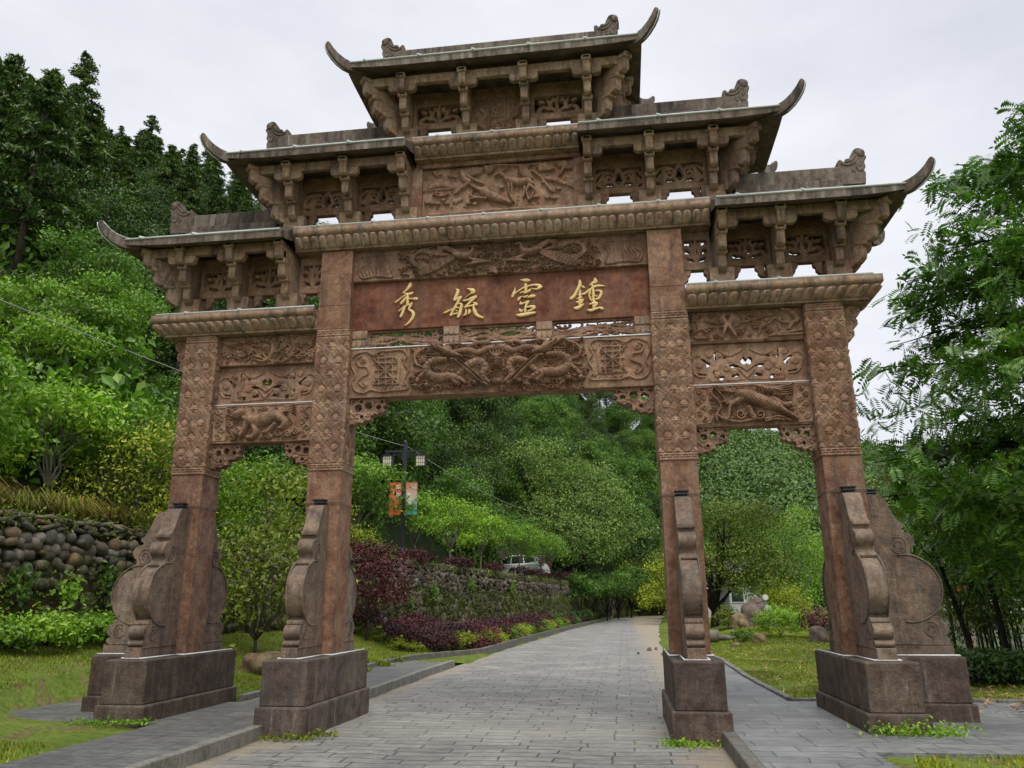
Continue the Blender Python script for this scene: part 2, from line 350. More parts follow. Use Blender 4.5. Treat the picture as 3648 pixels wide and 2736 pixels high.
# pillar pattern
def pattern(x, z):
    px, pz = .258, .46
    H = np.zeros(x.shape); C = []
    for i in range(-2, 3):
        for k in range(-1, 7):
            C.append((i * px, k * pz, 0 if k % 2 else 2)); C.append(((i + .5) * px, (k + .5) * pz, 1))
    D = np.array([np.hypot((x - a), (z - b) * .8) for a, b, _ in C]); o = np.argsort(D, 0); d1 = np.take_along_axis(D, o[:1], 0)[0]; d2 = np.take_along_axis(D, o[1:2], 0)[0]
    e = (d2 - d1) / 2; band = np.where(e < .048, .5 + .5 * np.cos(2 * math.pi * e / .0165), 0) * .009
    wob = .006 * np.sin(x * 90) * np.sin(z * 70)
    H = band + np.where(e < .05, .003 + wob * .3, 0)
    for a, b, t in C:
        r = np.hypot(x - a, z - b); th = np.arctan2(z - b, x - a)
        if t != 1:
            R0 = .062 * (1 + .16 * np.cos((8 if t == 0 else 6) * th)); h = np.clip(1 - r / R0, 0, 1) ** .5 * .014 * (.72 + .28 * np.cos((8 if t == 0 else 6) * th)); h = np.maximum(h, np.where(r < .018, .016, 0))
        else:
            X, Z_ = (x - a), (z - b + .02); h = np.zeros(x.shape)
            for an, ln in ((0, .085), (.55, .078), (-.55, .078), (1.1, .066), (-1.1, .066)):
                u = X * math.sin(an) + Z_ * math.cos(an); v = X * math.cos(an) - Z_ * math.sin(an)
                ww = .020 * np.sin(np.clip(u / ln, 0, 1) * math.pi) ** .7; h = np.maximum(h, np.where((u > 0) & (u < ln) & (abs(v) < ww), .013 * np.sqrt(np.clip(1 - (v / (ww + 1e-6)) ** 2, 0, 1)), 0))
            h = np.maximum(h, np.where((abs(X) < .05) & (abs(Z_ + .012) < .008), .011, 0))
        H = np.maximum(H, h)
    return H
def meander(x, z, h):
    H = np.where((abs(z - .02) < .010) | (abs(z - h + .02) < .010) | (abs(z - h / 2) < .006), .008, 0.)
    q = (x + 5) % .086; return np.maximum(H, np.where((z > .02) & (z < h - .02) & ((abs(q - .02) < .008) & (z < h / 2) | (abs(q - .06) < .008) & (z > h / 2)), .008, 0))
def carved_face(mb, c, z0, z1, kind):
    nx, nz = (66, 300) if kind == 'p' else (66, 22)
    gx = np.linspace(-PR, PR, nx); gz = np.linspace(0, z1 - z0, nz); X, Z_ = np.meshgrid(gx, gz)
    H = pattern(X, Z_) if kind == 'p' else meander(X, Z_, z1 - z0)
    H = H * 1.9 * np.minimum(1, np.minimum(X + PR, PR - X) / .012) * np.minimum(1, np.minimum(Z_, z1 - z0 - Z_) / .01) + .001
    idx = np.arange(nx * nz).reshape(nz, nx); F = np.stack([idx[:-1, :-1], idx[:-1, 1:], idx[1:, 1:], idx[1:, :-1]], -1).reshape(-1, 4)
    for q in range(4):
        a = q * math.pi / 2; ca, sa = round(math.cos(a)), round(math.sin(a)); yy = -(PR + H)
        mb.append((np.stack([c + X * ca - yy * sa, X * sa + yy * ca, Z_ + z0], -1).reshape(-1, 3), F))
PILL = []
for sg, c, inner in ((-1, A_, 1), (1, A_, 1), (-1, B_, 0), (1, B_, 0)):
    c *= sg; m = MB(); m.box(c - PR, c + PR, -PR, PR, .918, 3.52)
    m.box(c - PR + .002, c + PR - .002, -PR + .002, PR - .002, 3.52, 5.765)
    if inner: m.box(c - PR - .006, c + PR + .006, -PR - .006, PR + .006, 5.765, 6.155); m.box(c - PR, c + PR, -PR, PR, 6.163, 7.095); m.box(c - PR + .01, c + PR - .01, -PR + .01, PR - .01, 6.155, 6.163)
    p = m.build('pillar', M['stone'], gate, .012); PILL.append(p)
    parts = []; carved_face(parts, c, 3.64, 5.64, 'p'); carved_face(parts, c, 3.525, 3.635, 'm'); carved_face(parts, c, 5.645, 5.76, 'm')
    V = []; F = []; n = 0
    for v, f in parts: V.append(v); F.append(f + n); n += len(v)
    mesh_np('carved_band', np.vstack(V), np.vstack(F), M['carve'], p, True)

# drum stones
def arc(cx, cz, rx, rz, a0, a1, n): return [(cx + rx * math.cos(R(a)), cz + rz * math.sin(R(a))) for a in np.linspace(a0, a1, n)]
DR = [(0, 2.99), (.19, 2.99)] + [tuple(p) for p in catmull([(.215, 2.985), (.262, 2.93), (.305, 2.83), (.36, 2.70), (.42, 2.615), (.445, 2.605)], 4)] + [(.462, 2.595), (.468, 2.565), (.462, 2.545), (.425, 2.535), (.415, 2.515), (.43, 2.495)] + arc(.455, 2.375, .118, .108, 78, -62, 12) + [(.50, 2.262), (.492, 2.235), (.50, 2.205), (.535, 2.195), (.562, 2.18), (.568, 2.155), (.558, 2.135), (.535, 2.128)] + arc(.43, 1.765, .41, .385, 66, -58, 24) + [(.66, 1.42), (.70, 1.412), (.742, 1.405), (.752, 1.385), (.752, 1.362), (.735, 1.345)] + arc(.735, 1.255, .108, .095, 80, -70, 10) + [(.775, 1.158)] + arc(.775, 1.112, .062, .042, 70, -75, 8) + [(.80, 1.066), (.862, 1.062), (.866, .918), (0, .918)]
def drum_stone(c, sg, mode):
    w = .112; m = MB()
    if mode == 'y': f = lambda q, z, a: (c + a, sg * (PR + q), z)
    else: f = lambda q, z, a: (c + sg * (PR + q), a, z)
    m.prism(DR, f, -w, w, True)
    d = m.build('drum_stone', M['drum'], gate, .016); d.modifiers['edge_wear'].angle_limit = R(50); d.data.set_sharp_from_angle(angle=R(40))
    # incised scrolls, drum rings and the base line are carved on both flanks
    m = MB()
    for s2 in (-1, 1):
        yy = s2 * (w + .002)
        ring = [(.40 + .43 * math.cos(a), 1.765 + .43 * math.sin(a)) for a in np.linspace(R(-100), R(100), 26)]
        m.tube([f(q, z, yy) for q, z in ring if q > .02], .013, 5)
        for cx_, cz_, r0 in ((.36, 2.32, .10), (.63, 1.25, .085)):
            for rr, a0, a1 in ((r0, -160, 120), (r0 * .5, -60, 200)):
                m.tube([f(cx_ + rr * math.cos(a), cz_ + rr * math.sin(a) * 1.1, yy) for a in np.linspace(R(a0), R(a1), 14)], .008, 5)
        m.tube([f(0.02, 1.062, yy), (f(.84, 1.062, yy))], .007, 5)
    m.build('carved_scroll', M['drum'], d)
for sg, c in ((-1, A_), (1, A_), (-1, B_), (1, B_)):
    for ys in (-1, 1): drum_stone(sg * c, ys, 'y')
for sg in (-1, 1): drum_stone(sg * B_, sg, 'x')

# lotus cornices
def cornice(x0, x1, zb, h, cut0, cut1, pitch=.14):
    prof = [(-.05, 0), (0, 0), (.005, .028)]; nb = 10; hp = h * .56
    for i in range(nb): t = i / (nb - 1); prof.append((.012 + .145 * t ** 1.25, .030 + (hp - .03) * t))
    prof += [(.115, hp + .004), (.115, hp + .02), (.172, hp + .028), (.172, h), (.13, h + .004)]
    y0 = .27; V = []; F = []
    def side(n, P0, P1, n0, n1):
        nu = max(8, n * 12); rows = []
        for j, (d, z) in enumerate(prof):
            row = []
            for i in range(nu + 1):
                t = i / nu; u = (t * n) % 1.0; q = d
                if 3 <= j < 3 + nb:
                    k = (j - 3) / (nb - 1); v = abs(2 * u - 1); tip = 1 - .40 * v ** 2.0
                    q = d + (.066 * math.sqrt(max(0, 1 - v ** 3.6)) * math.sin(min(1, k / tip * .8 + .15) * math.pi) ** .6 if k < tip else -.05 * (k - tip) / .4)
                ax = P0[0] + n0[0] * q; ay = P0[1] + n0[1] * q; bx = P1[0] + n1[0] * q; by = P1[1] + n1[1] * q
                row.append((ax + (bx - ax) * t, ay + (by - ay) * t, zb + z))
            rows.append(row)
        b = len(V); [V.extend(r) for r in rows]
        for j in range(len(rows) - 1):
            for i in range(nu): F.append((b + j * (nu + 1) + i, b + j * (nu + 1) + i + 1, b + (j + 1) * (nu + 1) + i + 1, b + (j + 1) * (nu + 1) + i))
    c0, c1 = (0 if cut0 else -1), (0 if cut1 else 1); n = int(round((x1 - x0) / pitch))
    side(n, (x0, -y0), (x1, -y0), (c0, -1), (c1, -1)); side(n, (x1, y0), (x0, y0), (c1, 1), (c0, 1))
    if not cut0: side(4, (x0, y0), (x0, -y0), (-1, 1), (-1, -1))
    if not cut1: side(4, (x1, -y0), (x1, y0), (1, -1), (1, 1))
    o = mesh_np('lotus_cornice', np.array(V), np.array(F), M['stone_tan'], gate, True)
    m = MB(); e = .165
    m.box(x0 - (0 if cut0 else e), x1 + (0 if cut1 else e), -y0 - e, y0 + e, zb + hp + .03, zb + h - .002)
    m.box(x0 + .002, x1 - .002, -y0 - .03, y0 + .03, zb - .004, zb + hp + .03)
    m.build('cornice_cap', M['stone_tan'], o, .01)
    m = MB(); m.tube([(x0 - (0 if cut0 else .1), -.425, zb + h + .016), (x1 + (0 if cut1 else .05), -.425, zb + h + .016)], .016, 6)
    for k in range(int((x1 - x0) / .9)): m.tube([(x0 + .4 + .9 * k, -.445, zb + h + .02), (x0 + .46 + .9 * k, -.405, zb + h + .02)], .026, 6)
    m.build('light_strip', M['strip'], o)
cornice(2.853, 5.42, 5.765, .325, True, False); cornice(-5.42, -2.853, 5.765, .325, False, True)
cornice(-3.295, 3.295, 7.11, .36, True, True); cornice(-1.36, 1.36, 8.625, .315, True, True)
for sg in (-1, 1):   # cloud scroll under the outer ends
    m = MB(); base = sg * (B_ + PR)
    pf = [(0, 5.755), (.20, 5.755), (.27, 5.72), (.29, 5.65), (.25, 5.59), (.20, 5.575), (.235, 5.53), (.235, 5.46), (.19, 5.415), (.15, 5.41), (.175, 5.36), (.17, 5.29), (.13, 5.245), (.06, 5.22), (.02, 5.16), (0, 5.15)]
    m.prism([(base + sg * q, z) for q, z in pf], xz, -.09, .09)
    for cx_, cz_, r0 in ((.20, 5.66, .06), (.15, 5.49, .055), (.10, 5.32, .05)):
        m.tube([(base + sg * (cx_ + r0 * math.cos(a) * (1 - .08 * k)), -.093, cz_ + r0 * math.sin(a) * (1 - .08 * k)) for k, a in enumerate(np.linspace(0, 5.2, 12))], .012, 5)
    m.build('scroll_brace', M['carve'], gate, .012)

# ---- roofs with ridge, ridge beasts and upturned eave tips
def ring(x0, x1, y, z, up, o0, o1, n=12):
    out = []
    def lift(x, yy):
        k = 0
        if o1: k = max(k, max(0, 1 - (x1 - x) / .9) * (abs(yy) / y) ** 3)
        if o0: k = max(k, max(0, 1 - (x - x0) / .9) * (abs(yy) / y) ** 3)
        return up * k * k
    for (ax, ay, bx, by) in ((x0, -y, x1, -y), (x1, -y, x1, y), (x1, y, x0, y), (x0, y, x0, -y)):
        for i in range(n): t = i / n; x = ax + (bx - ax) * t; yy = ay + (by - ay) * t; out.append((x, yy, z + lift(x, yy)))
    return out
def roof(x0, x1, zb, o0, o1, rx0, rx1, cuts=()):
    HY = .86; m = MB(); lv = []
    def rg(t, z, up): d = t * .70; return ring(x0 + (d if o0 else 0), x1 - (d if o1 else 0), HY - d, zb + z, up * (1 - t), o0, o1)
    seq = [rg(1, .24, 0), rg(.5, .10, .05), rg(.06, .012, .05), rg(0, 0, .05), rg(0, .115, .05), rg(.04, .122, .05), rg(.3, .205, .04), rg(.6, .335, .02), rg(.85, .46, 0), rg(1, .56, 0)]
    V = [p for s_ in seq for p in s_]; n = len(seq[0])
    F = [(k * n + i, k * n + (i + 1) % n, (k + 1) * n + (i + 1) % n, (k + 1) * n + i) for k in range(len(seq) - 1) for i in range(n)] + [tuple(range(n))[::-1], tuple((len(seq) - 1) * n + i for i in range(n))]
    m.add(V, F); r = m.build('roof', M['roof'], gate)
    m = MB().box(rx0, rx1, -.17, .17, zb + .46, zb + .66).box(rx0, rx1, -.10, .10, zb + .66, zb + .91); m.build('ridge', M['roof'], r, .015)
    m = MB(); m.tube([(x0 + .02, -HY - .004, zb + .135), (x1 - .02, -HY - .004, zb + .135)], .017, 6)
    for k in range(max(2, int((x1 - x0) / .9))): m.tube([(x0 + .3 + .9 * k, -HY - .03, zb + .14), (x0 + .37 + .9 * k, -HY + .02, zb + .14)], .028, 6)
    m.build('light_strip', M['strip'], r)
    for on, xe, sg, rxe in ((o0, x0, -1, rx0), (o1, x1, 1, rx1)):
        if not on: continue
        for ys in (-1, 1):      # upturned tip along the diagonal of the corner
            pf = [(-.62, .25), (-.35, .19), (-.12, .165), (.05, .180), (.17, .228), (.26, .292), (.325, .36), (.36, .365), (.378, .335), (.37, .28), (.33, .19), (.26, .11), (.16, .04), (.05, -.002), (-.05, -.012), (-.2, .03), (-.45, .1)]
            m = MB(); k = math.sqrt(.5)
            m.prism(pf, lambda s_, z, a: (xe + sg * (s_ * k + a * k), ys * (HY + s_ * k - a * k), zb + z), -.048, .048); m.build('eave_tip', M['roof'], r, .012)
            if ys < 0:
                e = [(-.2, .175), (-.02, .18), (.10, .205), (.20, .255), (.31, .355)]; mm = MB(); mm.tube([(xe + sg * s_ * k, ys * (HY + s_ * k), zb + z + .012) for s_, z in e], .009, 5)
                e = [(.05, -.012), (.16, .032), (.265, .105), (.34, .19), (.38, .28), (.385, .33)]; mm.tube([(xe + sg * s_ * k, ys * (HY + s_ * k), zb + z) for s_, z in e], .010, 5); mm.build('light_strip', M['strip'], r)
        b = [(0, .118), (.042, .143), (.097, .097), (.126, .143), (.165, .15), (.2, .145), (.225, .20), (.24, .227), (.255, .262), (.277, .286), (.31, .303), (.344, .308), (.39, .295), (.42, .269), (.445, .24), (.449, .218), (.44, .189), (.458, .170), (.458, .14), (.43, .128), (.42, .06), (.432, .0), (.40, -.05), (.42, -.10), (.40, -.26), (0, -.26)]
        m = MB(); q0 = rxe; pf = [(q0 + sg * q * .93, zb + .885 + z * 1.08) for q, z in b]
        m.prism(pf, xz, -.085, .085)
        for ys in (-1, 1):
            Y = ys * .085; g = lambda q, z, r_=0: (q0 + sg * q * .93, Y, zb + .885 + z * 1.08)
            m.ball(g(.385, .222), (.058, .03, .07), 12, 8); m.ball(g(.40, .228), (.022, .045, .026), 8, 6)
            for st, rr in (([(.30, .20), (.26, .15), (.20, .11), (.13, .10), (.06, .06)], .018), ([(.32, .16), (.27, .09), (.20, .05), (.12, .05), (.05, .09)], .018), ([(.31, .08), (.29, .02), (.31, -.05), (.37, -.05)], .016), ([(.24, .02), (.22, -.03), (.25, -.07)], .016), ([(.18, .13), (.15, .125), (.13, .12)], .016), ([(.36, .14), (.375, .09), (.36, .04), (.34, .02)], .013)):
                m.tube([g(*p) for p in catmull(st, 4)], rr, 6)
            for i in range(7): m.ball(g(.30 - .02 * (i % 2) + .004 * i, .28 - .022 * i), (.014, .02, .014), 6, 4)
        m.build('ridge_beast', M['beast'], r, .02)
    return r
roof(3.30, 5.97, 7.12, False, True, 3.72, 5.30); roof(-5.97, -3.30, 7.12, True, False, -5.30, -3.72)
roof(1.35, 4.40, 8.545, False, True, 1.72, 3.68); roof(-4.40, -1.35, 8.545, True, False, -3.68, -1.72)
roof(-2.40, 2.40, 10.05, True, True, -1.66, 1.66)

# ---- bracket storeys
FIN = [(0, .2), (.22, .2), (.30, .235), (.35, .29), (.36, .34), (.36, .46), (.42, .475), (.42, .515), (.46, .50), (.515, .53), (.53, .58), (.53, .71), (.58, .73), (.58, .785), (.62, .775), (.665, .80), (.68, .85), (.68, .975), (.72, .99), (.72, 1.075), (0, 1.10)]
FULL = FIN + [(-u, z) for u, z in FIN[::-1][1:-1]]
def bracket(x, y, zb, ang, w=.06, half=False, sc=1., parent=None):
    ca, sa = math.cos(ang), math.sin(ang)
    f = lambda u, z, a: (x + u * sc * sa + a * ca, y - u * sc * ca + a * sa, zb + z)
    m = MB(); m.prism(FIN if half else FULL, f, -w, w)
    for s2 in ((1,) if half else (1, -1)):
        for u, z0, z1 in ((.40, .462, .53), (.56, .715, .795), (.70, .978, 1.06)):
            P = [(u - .12, z0 + .03), (u - .12, z1), (u + .02, z1), (u + .02, z0 + .025), (u, z0)]
            m.prism([(s2 * q, z) for q, z in P], f, -w - .018, w + .018)
    return m.build('bracket_arm', M['stone_tan'], parent or gate, .012)
def openwork(name, parent, x0, x1, z0, z1, hx0, hx1, hz0, hz1, style, y=-.055, th=.11, seed=0, mat='carve'):
    w, h = x1 - x0, z1 - z0; nx = max(40, int(w / .0085)); nzz = max(24, int(h / .0085)); s = HF(w, h, nx, nzz); X, Zz = np.meshgrid(s.x, s.z)
    hole = (X > hx0 - x0) & (X < hx1 - x0) & (Zz > hz0 - z0) & (Zz < hz1 - z0); T = HF(w, h, nx, nzz); rg = np.random.default_rng(seed)
    cx, cz, hw, hh = (hx0 + hx1) / 2 - x0, (hz0 + hz1) / 2 - z0, (hx1 - hx0) / 2, (hz1 - hz0) / 2
    if style == 'scroll':
        for sg in (-1, 1):
            for dx, dz, rr, ph in ((.42, .05, .34, .2), (.75, -.25, .22, 2.)): T.spiral(cx + sg * dx * hw, cz + dz * hh, rr * hh * 1.9, .030, .022, 1.4, ph if sg > 0 else math.pi - ph, sg)
            T.stroke([(cx, cz - hh, .035), (cx + sg * .25 * hw, cz - .3 * hh, .03), (cx + sg * .15 * hw, cz + .4 * hh, .028), (cx, cz + hh, .03)], .025)
            T.stroke([(cx, cz - .9 * hh, .03), (cx + sg * .6 * hw, cz - .9 * hh, .035), (cx + sg * hw, cz - .4 * hh, .03)], .02)
            T.stroke([(cx + sg * .5 * hw, cz + .75 * hh, .022), (cx + sg * .85 * hw, cz + .6 * hh, .026), (cx + sg * hw, cz + .2 * hh, .025)], .02)
            T.leaf(cx + sg * .2 * hw, cz + .3 * hh, math.pi / 2 - sg * .9, .6 * hh, .022, .022)
    elif style == 'leaf':
        T.stroke([(cx, cz - hh, .035), (cx - .02, cz, .03), (cx, cz + hh * .9, .022)], .02)
        for sg in (-1, 1):
            T.stroke([(cx, cz - .8 * hh, .03), (cx + sg * .35 * hw, cz - .1 * hh, .03), (cx + sg * .2 * hw, cz + .6 * hh, .024)], .024)
            for dx, dz, a, l in ((.3, -.5, .5, .8), (.25, 0, .9, .75), (.6, -.2, -.4, .6), (.55, .35, .2, .6), (.1, .3, 1.1, .6), (.7, -.75, .3, .5)): T.leaf(cx + sg * dx * hw, cz + dz * hh, a if sg > 0 else math.pi - a, l * hh * 1.1, .034, .024)
            T.stroke([(cx, cz - hh, .03), (cx + sg * hw, cz - .9 * hh, .03)], .015)
    elif style == 'branch':
        for k in range(5):
            z = cz + rg.uniform(-.8, .8) * hh; T.stroke([(0, z, .016), (w * .3, cz + rg.uniform(-.8, .8) * hh, .02), (w * .6, cz + rg.uniform(-.8, .8) * hh, .018), (w, cz + rg.uniform(-.9, .9) * hh, .014)], .022)
        for k in range(int(46 * w)):
            a = rg.uniform(0, 6.28) if seed % 3 == 0 else rg.choice([.15, 2.9, 3.4, -.25]) + rg.normal(0, .15) if seed % 3 == 1 else rg.choice([-1.9, -1.2, .6, 2.4]) + rg.normal(0, .25)
            T.leaf(rg.uniform(0, w), cz + rg.uniform(-1, 1) * hh, a, rg.uniform(.08, .16), rg.uniform(.010, .016), .02)
        if seed % 3 == 0:
            for k in range(int(12 * w)): T.flower(rg.uniform(.05, w - .05), cz + rg.uniform(-.7, .7) * hh, .026, .02)
    solid = (~hole) | (T.H > .002); s.H = np.where(hole, T.H * .8 - .03, T.H * .2); s.H[~hole & (T.H <= 0)] = 0
    return s.mesh(name, M[mat], parent, x0, z0, y, solid, th)
def storey(sgx, xs, zb, solid_mid=None, style='scroll', end0=None, end1=None):
    """xs: block centres (left to right); end0 / end1: True where a corner bracket stands"""
    for i, x in enumerate(xs):
        MB().box(x - .18, x + .18, -.24, .24, zb - .02, zb + .325).build('bracket_block', M['stone_tan'], gate, .014)
        bracket(x, 0, zb, 0)
        m = MB(); e0, e1 = (.0 if i == 0 and not end0 else .235), (.0 if i == len(xs) - 1 and not end1 else .235)
        for ys in (-1, 1):
            m = MB(); pf = [(x - e0 if e0 else x - .06, .93), (x - e0 if e0 else x - .06, .84), (x - max(e0 - .05, .06), .80), (x + max(e1 - .05, .06), .80), (x + e1 if e1 else x + .06, .84), (x + e1 if e1 else x + .06, .93)]
            m.prism([(q, zb + z) for q, z in pf], xz, *sorted((ys * .50, ys * .60)))
            m.build('cross_arm', M['stone_tan'], gate, .01)
    for ys in (-1, 1): MB().box(xs[0] - (.0 if not end0 else .5), xs[-1] + (.0 if not end1 else .5), *sorted((ys * .505, ys * .595)), zb + .93, zb + 1.085).build('eave_beam', M['stone_tan'], gate, .01)
    for i in range(len(xs) - 1):
        x0, x1 = xs[i] + .06, xs[i + 1] - .06; xc = (x0 + x1) / 2
        if solid_mid == i:
            m = MB().box(x0, x1, -.05, .05, zb + .06, zb + 1.1); p = m.build('inscription_panel', M['carve'], gate)
            s = HF(x1 - x0, .80, 96, 90); W = s.w
            s.stroke([(W / 2 - .13, .02, .012), (W / 2 - .13, .78, .012)], .02); s.stroke([(W / 2 + .13, .02, .012), (W / 2 + .13, .78, .012)], .02)
            for sg in (-1, 1):
                c0 = W / 2 + sg * .28; s.stroke([(c0 - .08, .1, .03), (c0 + .07, .2, .04), (c0 - .06, .36, .045), (c0 + .06, .5, .04), (c0 - .02, .62, .05)], .035, .03)
                for k in range(14): s.spiral(c0 + rng.uniform(-.1, .1), rng.uniform(.05, .7), .045, .012, .022, 1.2, rng.uniform(0, 6))
            s.mesh('carved_dragons', M['carve'], p, x0, zb + .08, -.052)
            for ch, zc in (('恩', .52), ('榮', .25)):
                cu = bpy.data.curves.new('inscription', 'FONT'); cu.body = ch; cu.size = .24; cu.extrude = .014; cu.align_x = 'CENTER'; cu.offset = .002
                o = bpy.data.objects.new('inscription', cu); me = bpy.data.meshes.new_from_object(o); bpy.data.objects.remove(o); me.materials.clear(); me.materials.append(M['carve'])
                o = link(bpy.data.objects.new('inscription', me), p); o.location = (xc, -.06, zb + zc); o.rotation_euler = (R(90), 0, 0)
        else:
            openwork('openwork_panel', gate, x0, x1, zb + .40, zb + 1.1, x0 + .05, x1 - .05, zb + .50, zb + .86, style, seed=i)
            for sg, xb in ((1, xs[i] + .18), (-1, xs[i + 1] - .18)):
                pf = [(xb, .40), (xb + sg * .13, .40), (xb + sg * .13, .34), (xb + sg * .09, .31), (xb + sg * .09, .26), (xb + sg * .05, .22), (xb, .20)]
                m = MB(); m.prism([(q, zb + z) for q, z in pf], xz, -.05, .05); m.build('panel_corbel', M['carve'], gate, .008)
    for on, x, sg in ((end0, xs[0], -1), (end1, xs[-1], 1)):
        if not on: continue
        for ys in (-1, 1): bracket(x + sg * .02, ys * -.02, zb, sg * (R(45) if ys > 0 else R(135)), .065, True, 1.28)
        bracket(x, 0, zb, sg * R(90), .058, True, 1.05)
ZL, ZM, ZT = 6.10, 7.48, 8.95
storey(1, (3.41, 4.24, 5.08), ZL, style='leaf', end1=True); storey(-1, (-5.08, -4.24, -3.41), ZL, style='leaf', end0=True)
storey(1, (1.48, 2.43, 3.39), ZM, end1=True); storey(-1, (-3.39, -2.43, -1.48), ZM, end0=True)
storey(0, (-1.52, -.5, .5, 1.52), ZT, solid_mid=1, style='leaf', end0=True, end1=True)
for sg in (-1, 1):    # narrow pierced panel beside the inner pillars
    a, b = sorted((sg * 2.853, sg * 3.29)); openwork('openwork_panel', gate, a, b, 6.48, 7.112, a + .05, b - .05, 6.58, 6.98, 'leaf', y=-.06, th=.12, seed=5)
    for xb, s2 in ((a, 1), (b, -1)):
        m = MB(); m.prism([(xb, 6.48), (xb + s2 * .12, 6.48), (xb + s2 * .12, 6.42), (xb + s2 * .08, 6.38), (xb + s2 * .08, 6.32), (xb + s2 * .04, 6.29), (xb, 6.27)], xz, -.055, .055); m.build('panel_corbel', M['carve'], gate, .008)

# ---- centre bay
def body(name, x0, x1, y, z0, z1, mat='carve', bev=.01): return MB().box(x0, x1, -y, y, z0, z1).build(name, M[mat], gate, bev)
IX = A_ - PR
def relief(parent, x0, x1, z0, z1, yf, corners, draw, nx, nz_, name='carving', mat='carve'):
    s = HF(x1 - x0, z1 - z0, nx, nz_, corners); draw(s); return s.mesh(name, M[mat], parent, x0, z0, yf)
fr = body('phoenix_frieze', -IX, IX, .15, 6.575, 7.112)
def d_phoenix(s):
    h = .075
    s.stroke([(30, 82, 3), (640, 54, 3), (1245, 22, 3)], .012); s.stroke([(30, 184, 3), (640, 158, 3), (1245, 128, 3)], .012)
    for k, mir in ((0, 0), (1, 1)):
        c = lambda x, y: (1272 - x, y - .047 * (1272 - 2 * x)) if mir else (x, y)
        st = lambda P, hh=h, sc=0: s.stroke([(*c(x, y), r) for x, y, r in P], hh, sc)
        st([(455, 92, 10), (485, 95, 18), (515, 95, 17), (533, 80, 9), (535, 66, 8), (548, 62, 8), (560, 66, 3)], h * 1.3)
        for i in range(8): st([(500 - 4 * i, 96, 6), (455 - 9 * i, 74 - 1.5 * i, 6), (412 - i * 2, 56 + 6 * i, 3)], h * 1.1)
        for i in range(7): st([(515, 104, 6), (540 + 8 * i, 118, 6), (500 + 16 * i, 132 - 2 * i, 3)], h)
        for i in range(6): st([(455, 98 + i * 2, 5), (400, 106 + i * 6, 5), (345, 128 + 6 * i, 5), (290 + 4 * i, 150 + i * 3, 3)], h * .9, .02)
        for i in range(4): st([(450, 96, 4), (380, 92 - i * 4, 5), (310, 82 - 3 * i, 5), (268 + 4 * i, 110, 5), (300, 138 - 5 * i, 4), (350, 130, 3)], h * .8)
        for x, y in ((240, 100), (245, 160), (330, 70), (390, 160), (470, 58), (440, 152), (500, 155), (570, 140), (600, 85), (560, 60), (610, 155), (260, 130), (585, 115)): s.cloud(*c(x, y), 9, h * .8)
        for i in range(7): st([(60 + 16 * i, 95, 4), (70 + 14 * i, 120, 4), (52 + 17 * i, 140, 4), (70 + 14 * i, 170, 4)], .02)
        st([(50, 95, 4), (40, 130, 4), (55, 172, 4), (120, 165, 4), (190, 168, 4), (180, 130, 4), (190, 88, 4), (120, 90, 4), (50, 95, 4)], .025)
    for x in (620, 640): s.spiral(x, 100, 14, 4, h, 1.4, x)
    s.fill(215, 1060, 40, 165, 520, 8, h * .85, .018, 1); s.grit(.035, .006)
relief(fr, -IX, IX, 6.58, 7.10, -.152, ((22, 78), (1250, 15), (1250, 130), (20, 188)), d_phoenix, 620, 90)
nb = body('name_board', -IX, IX, .10, 5.765, 6.575, 'board')
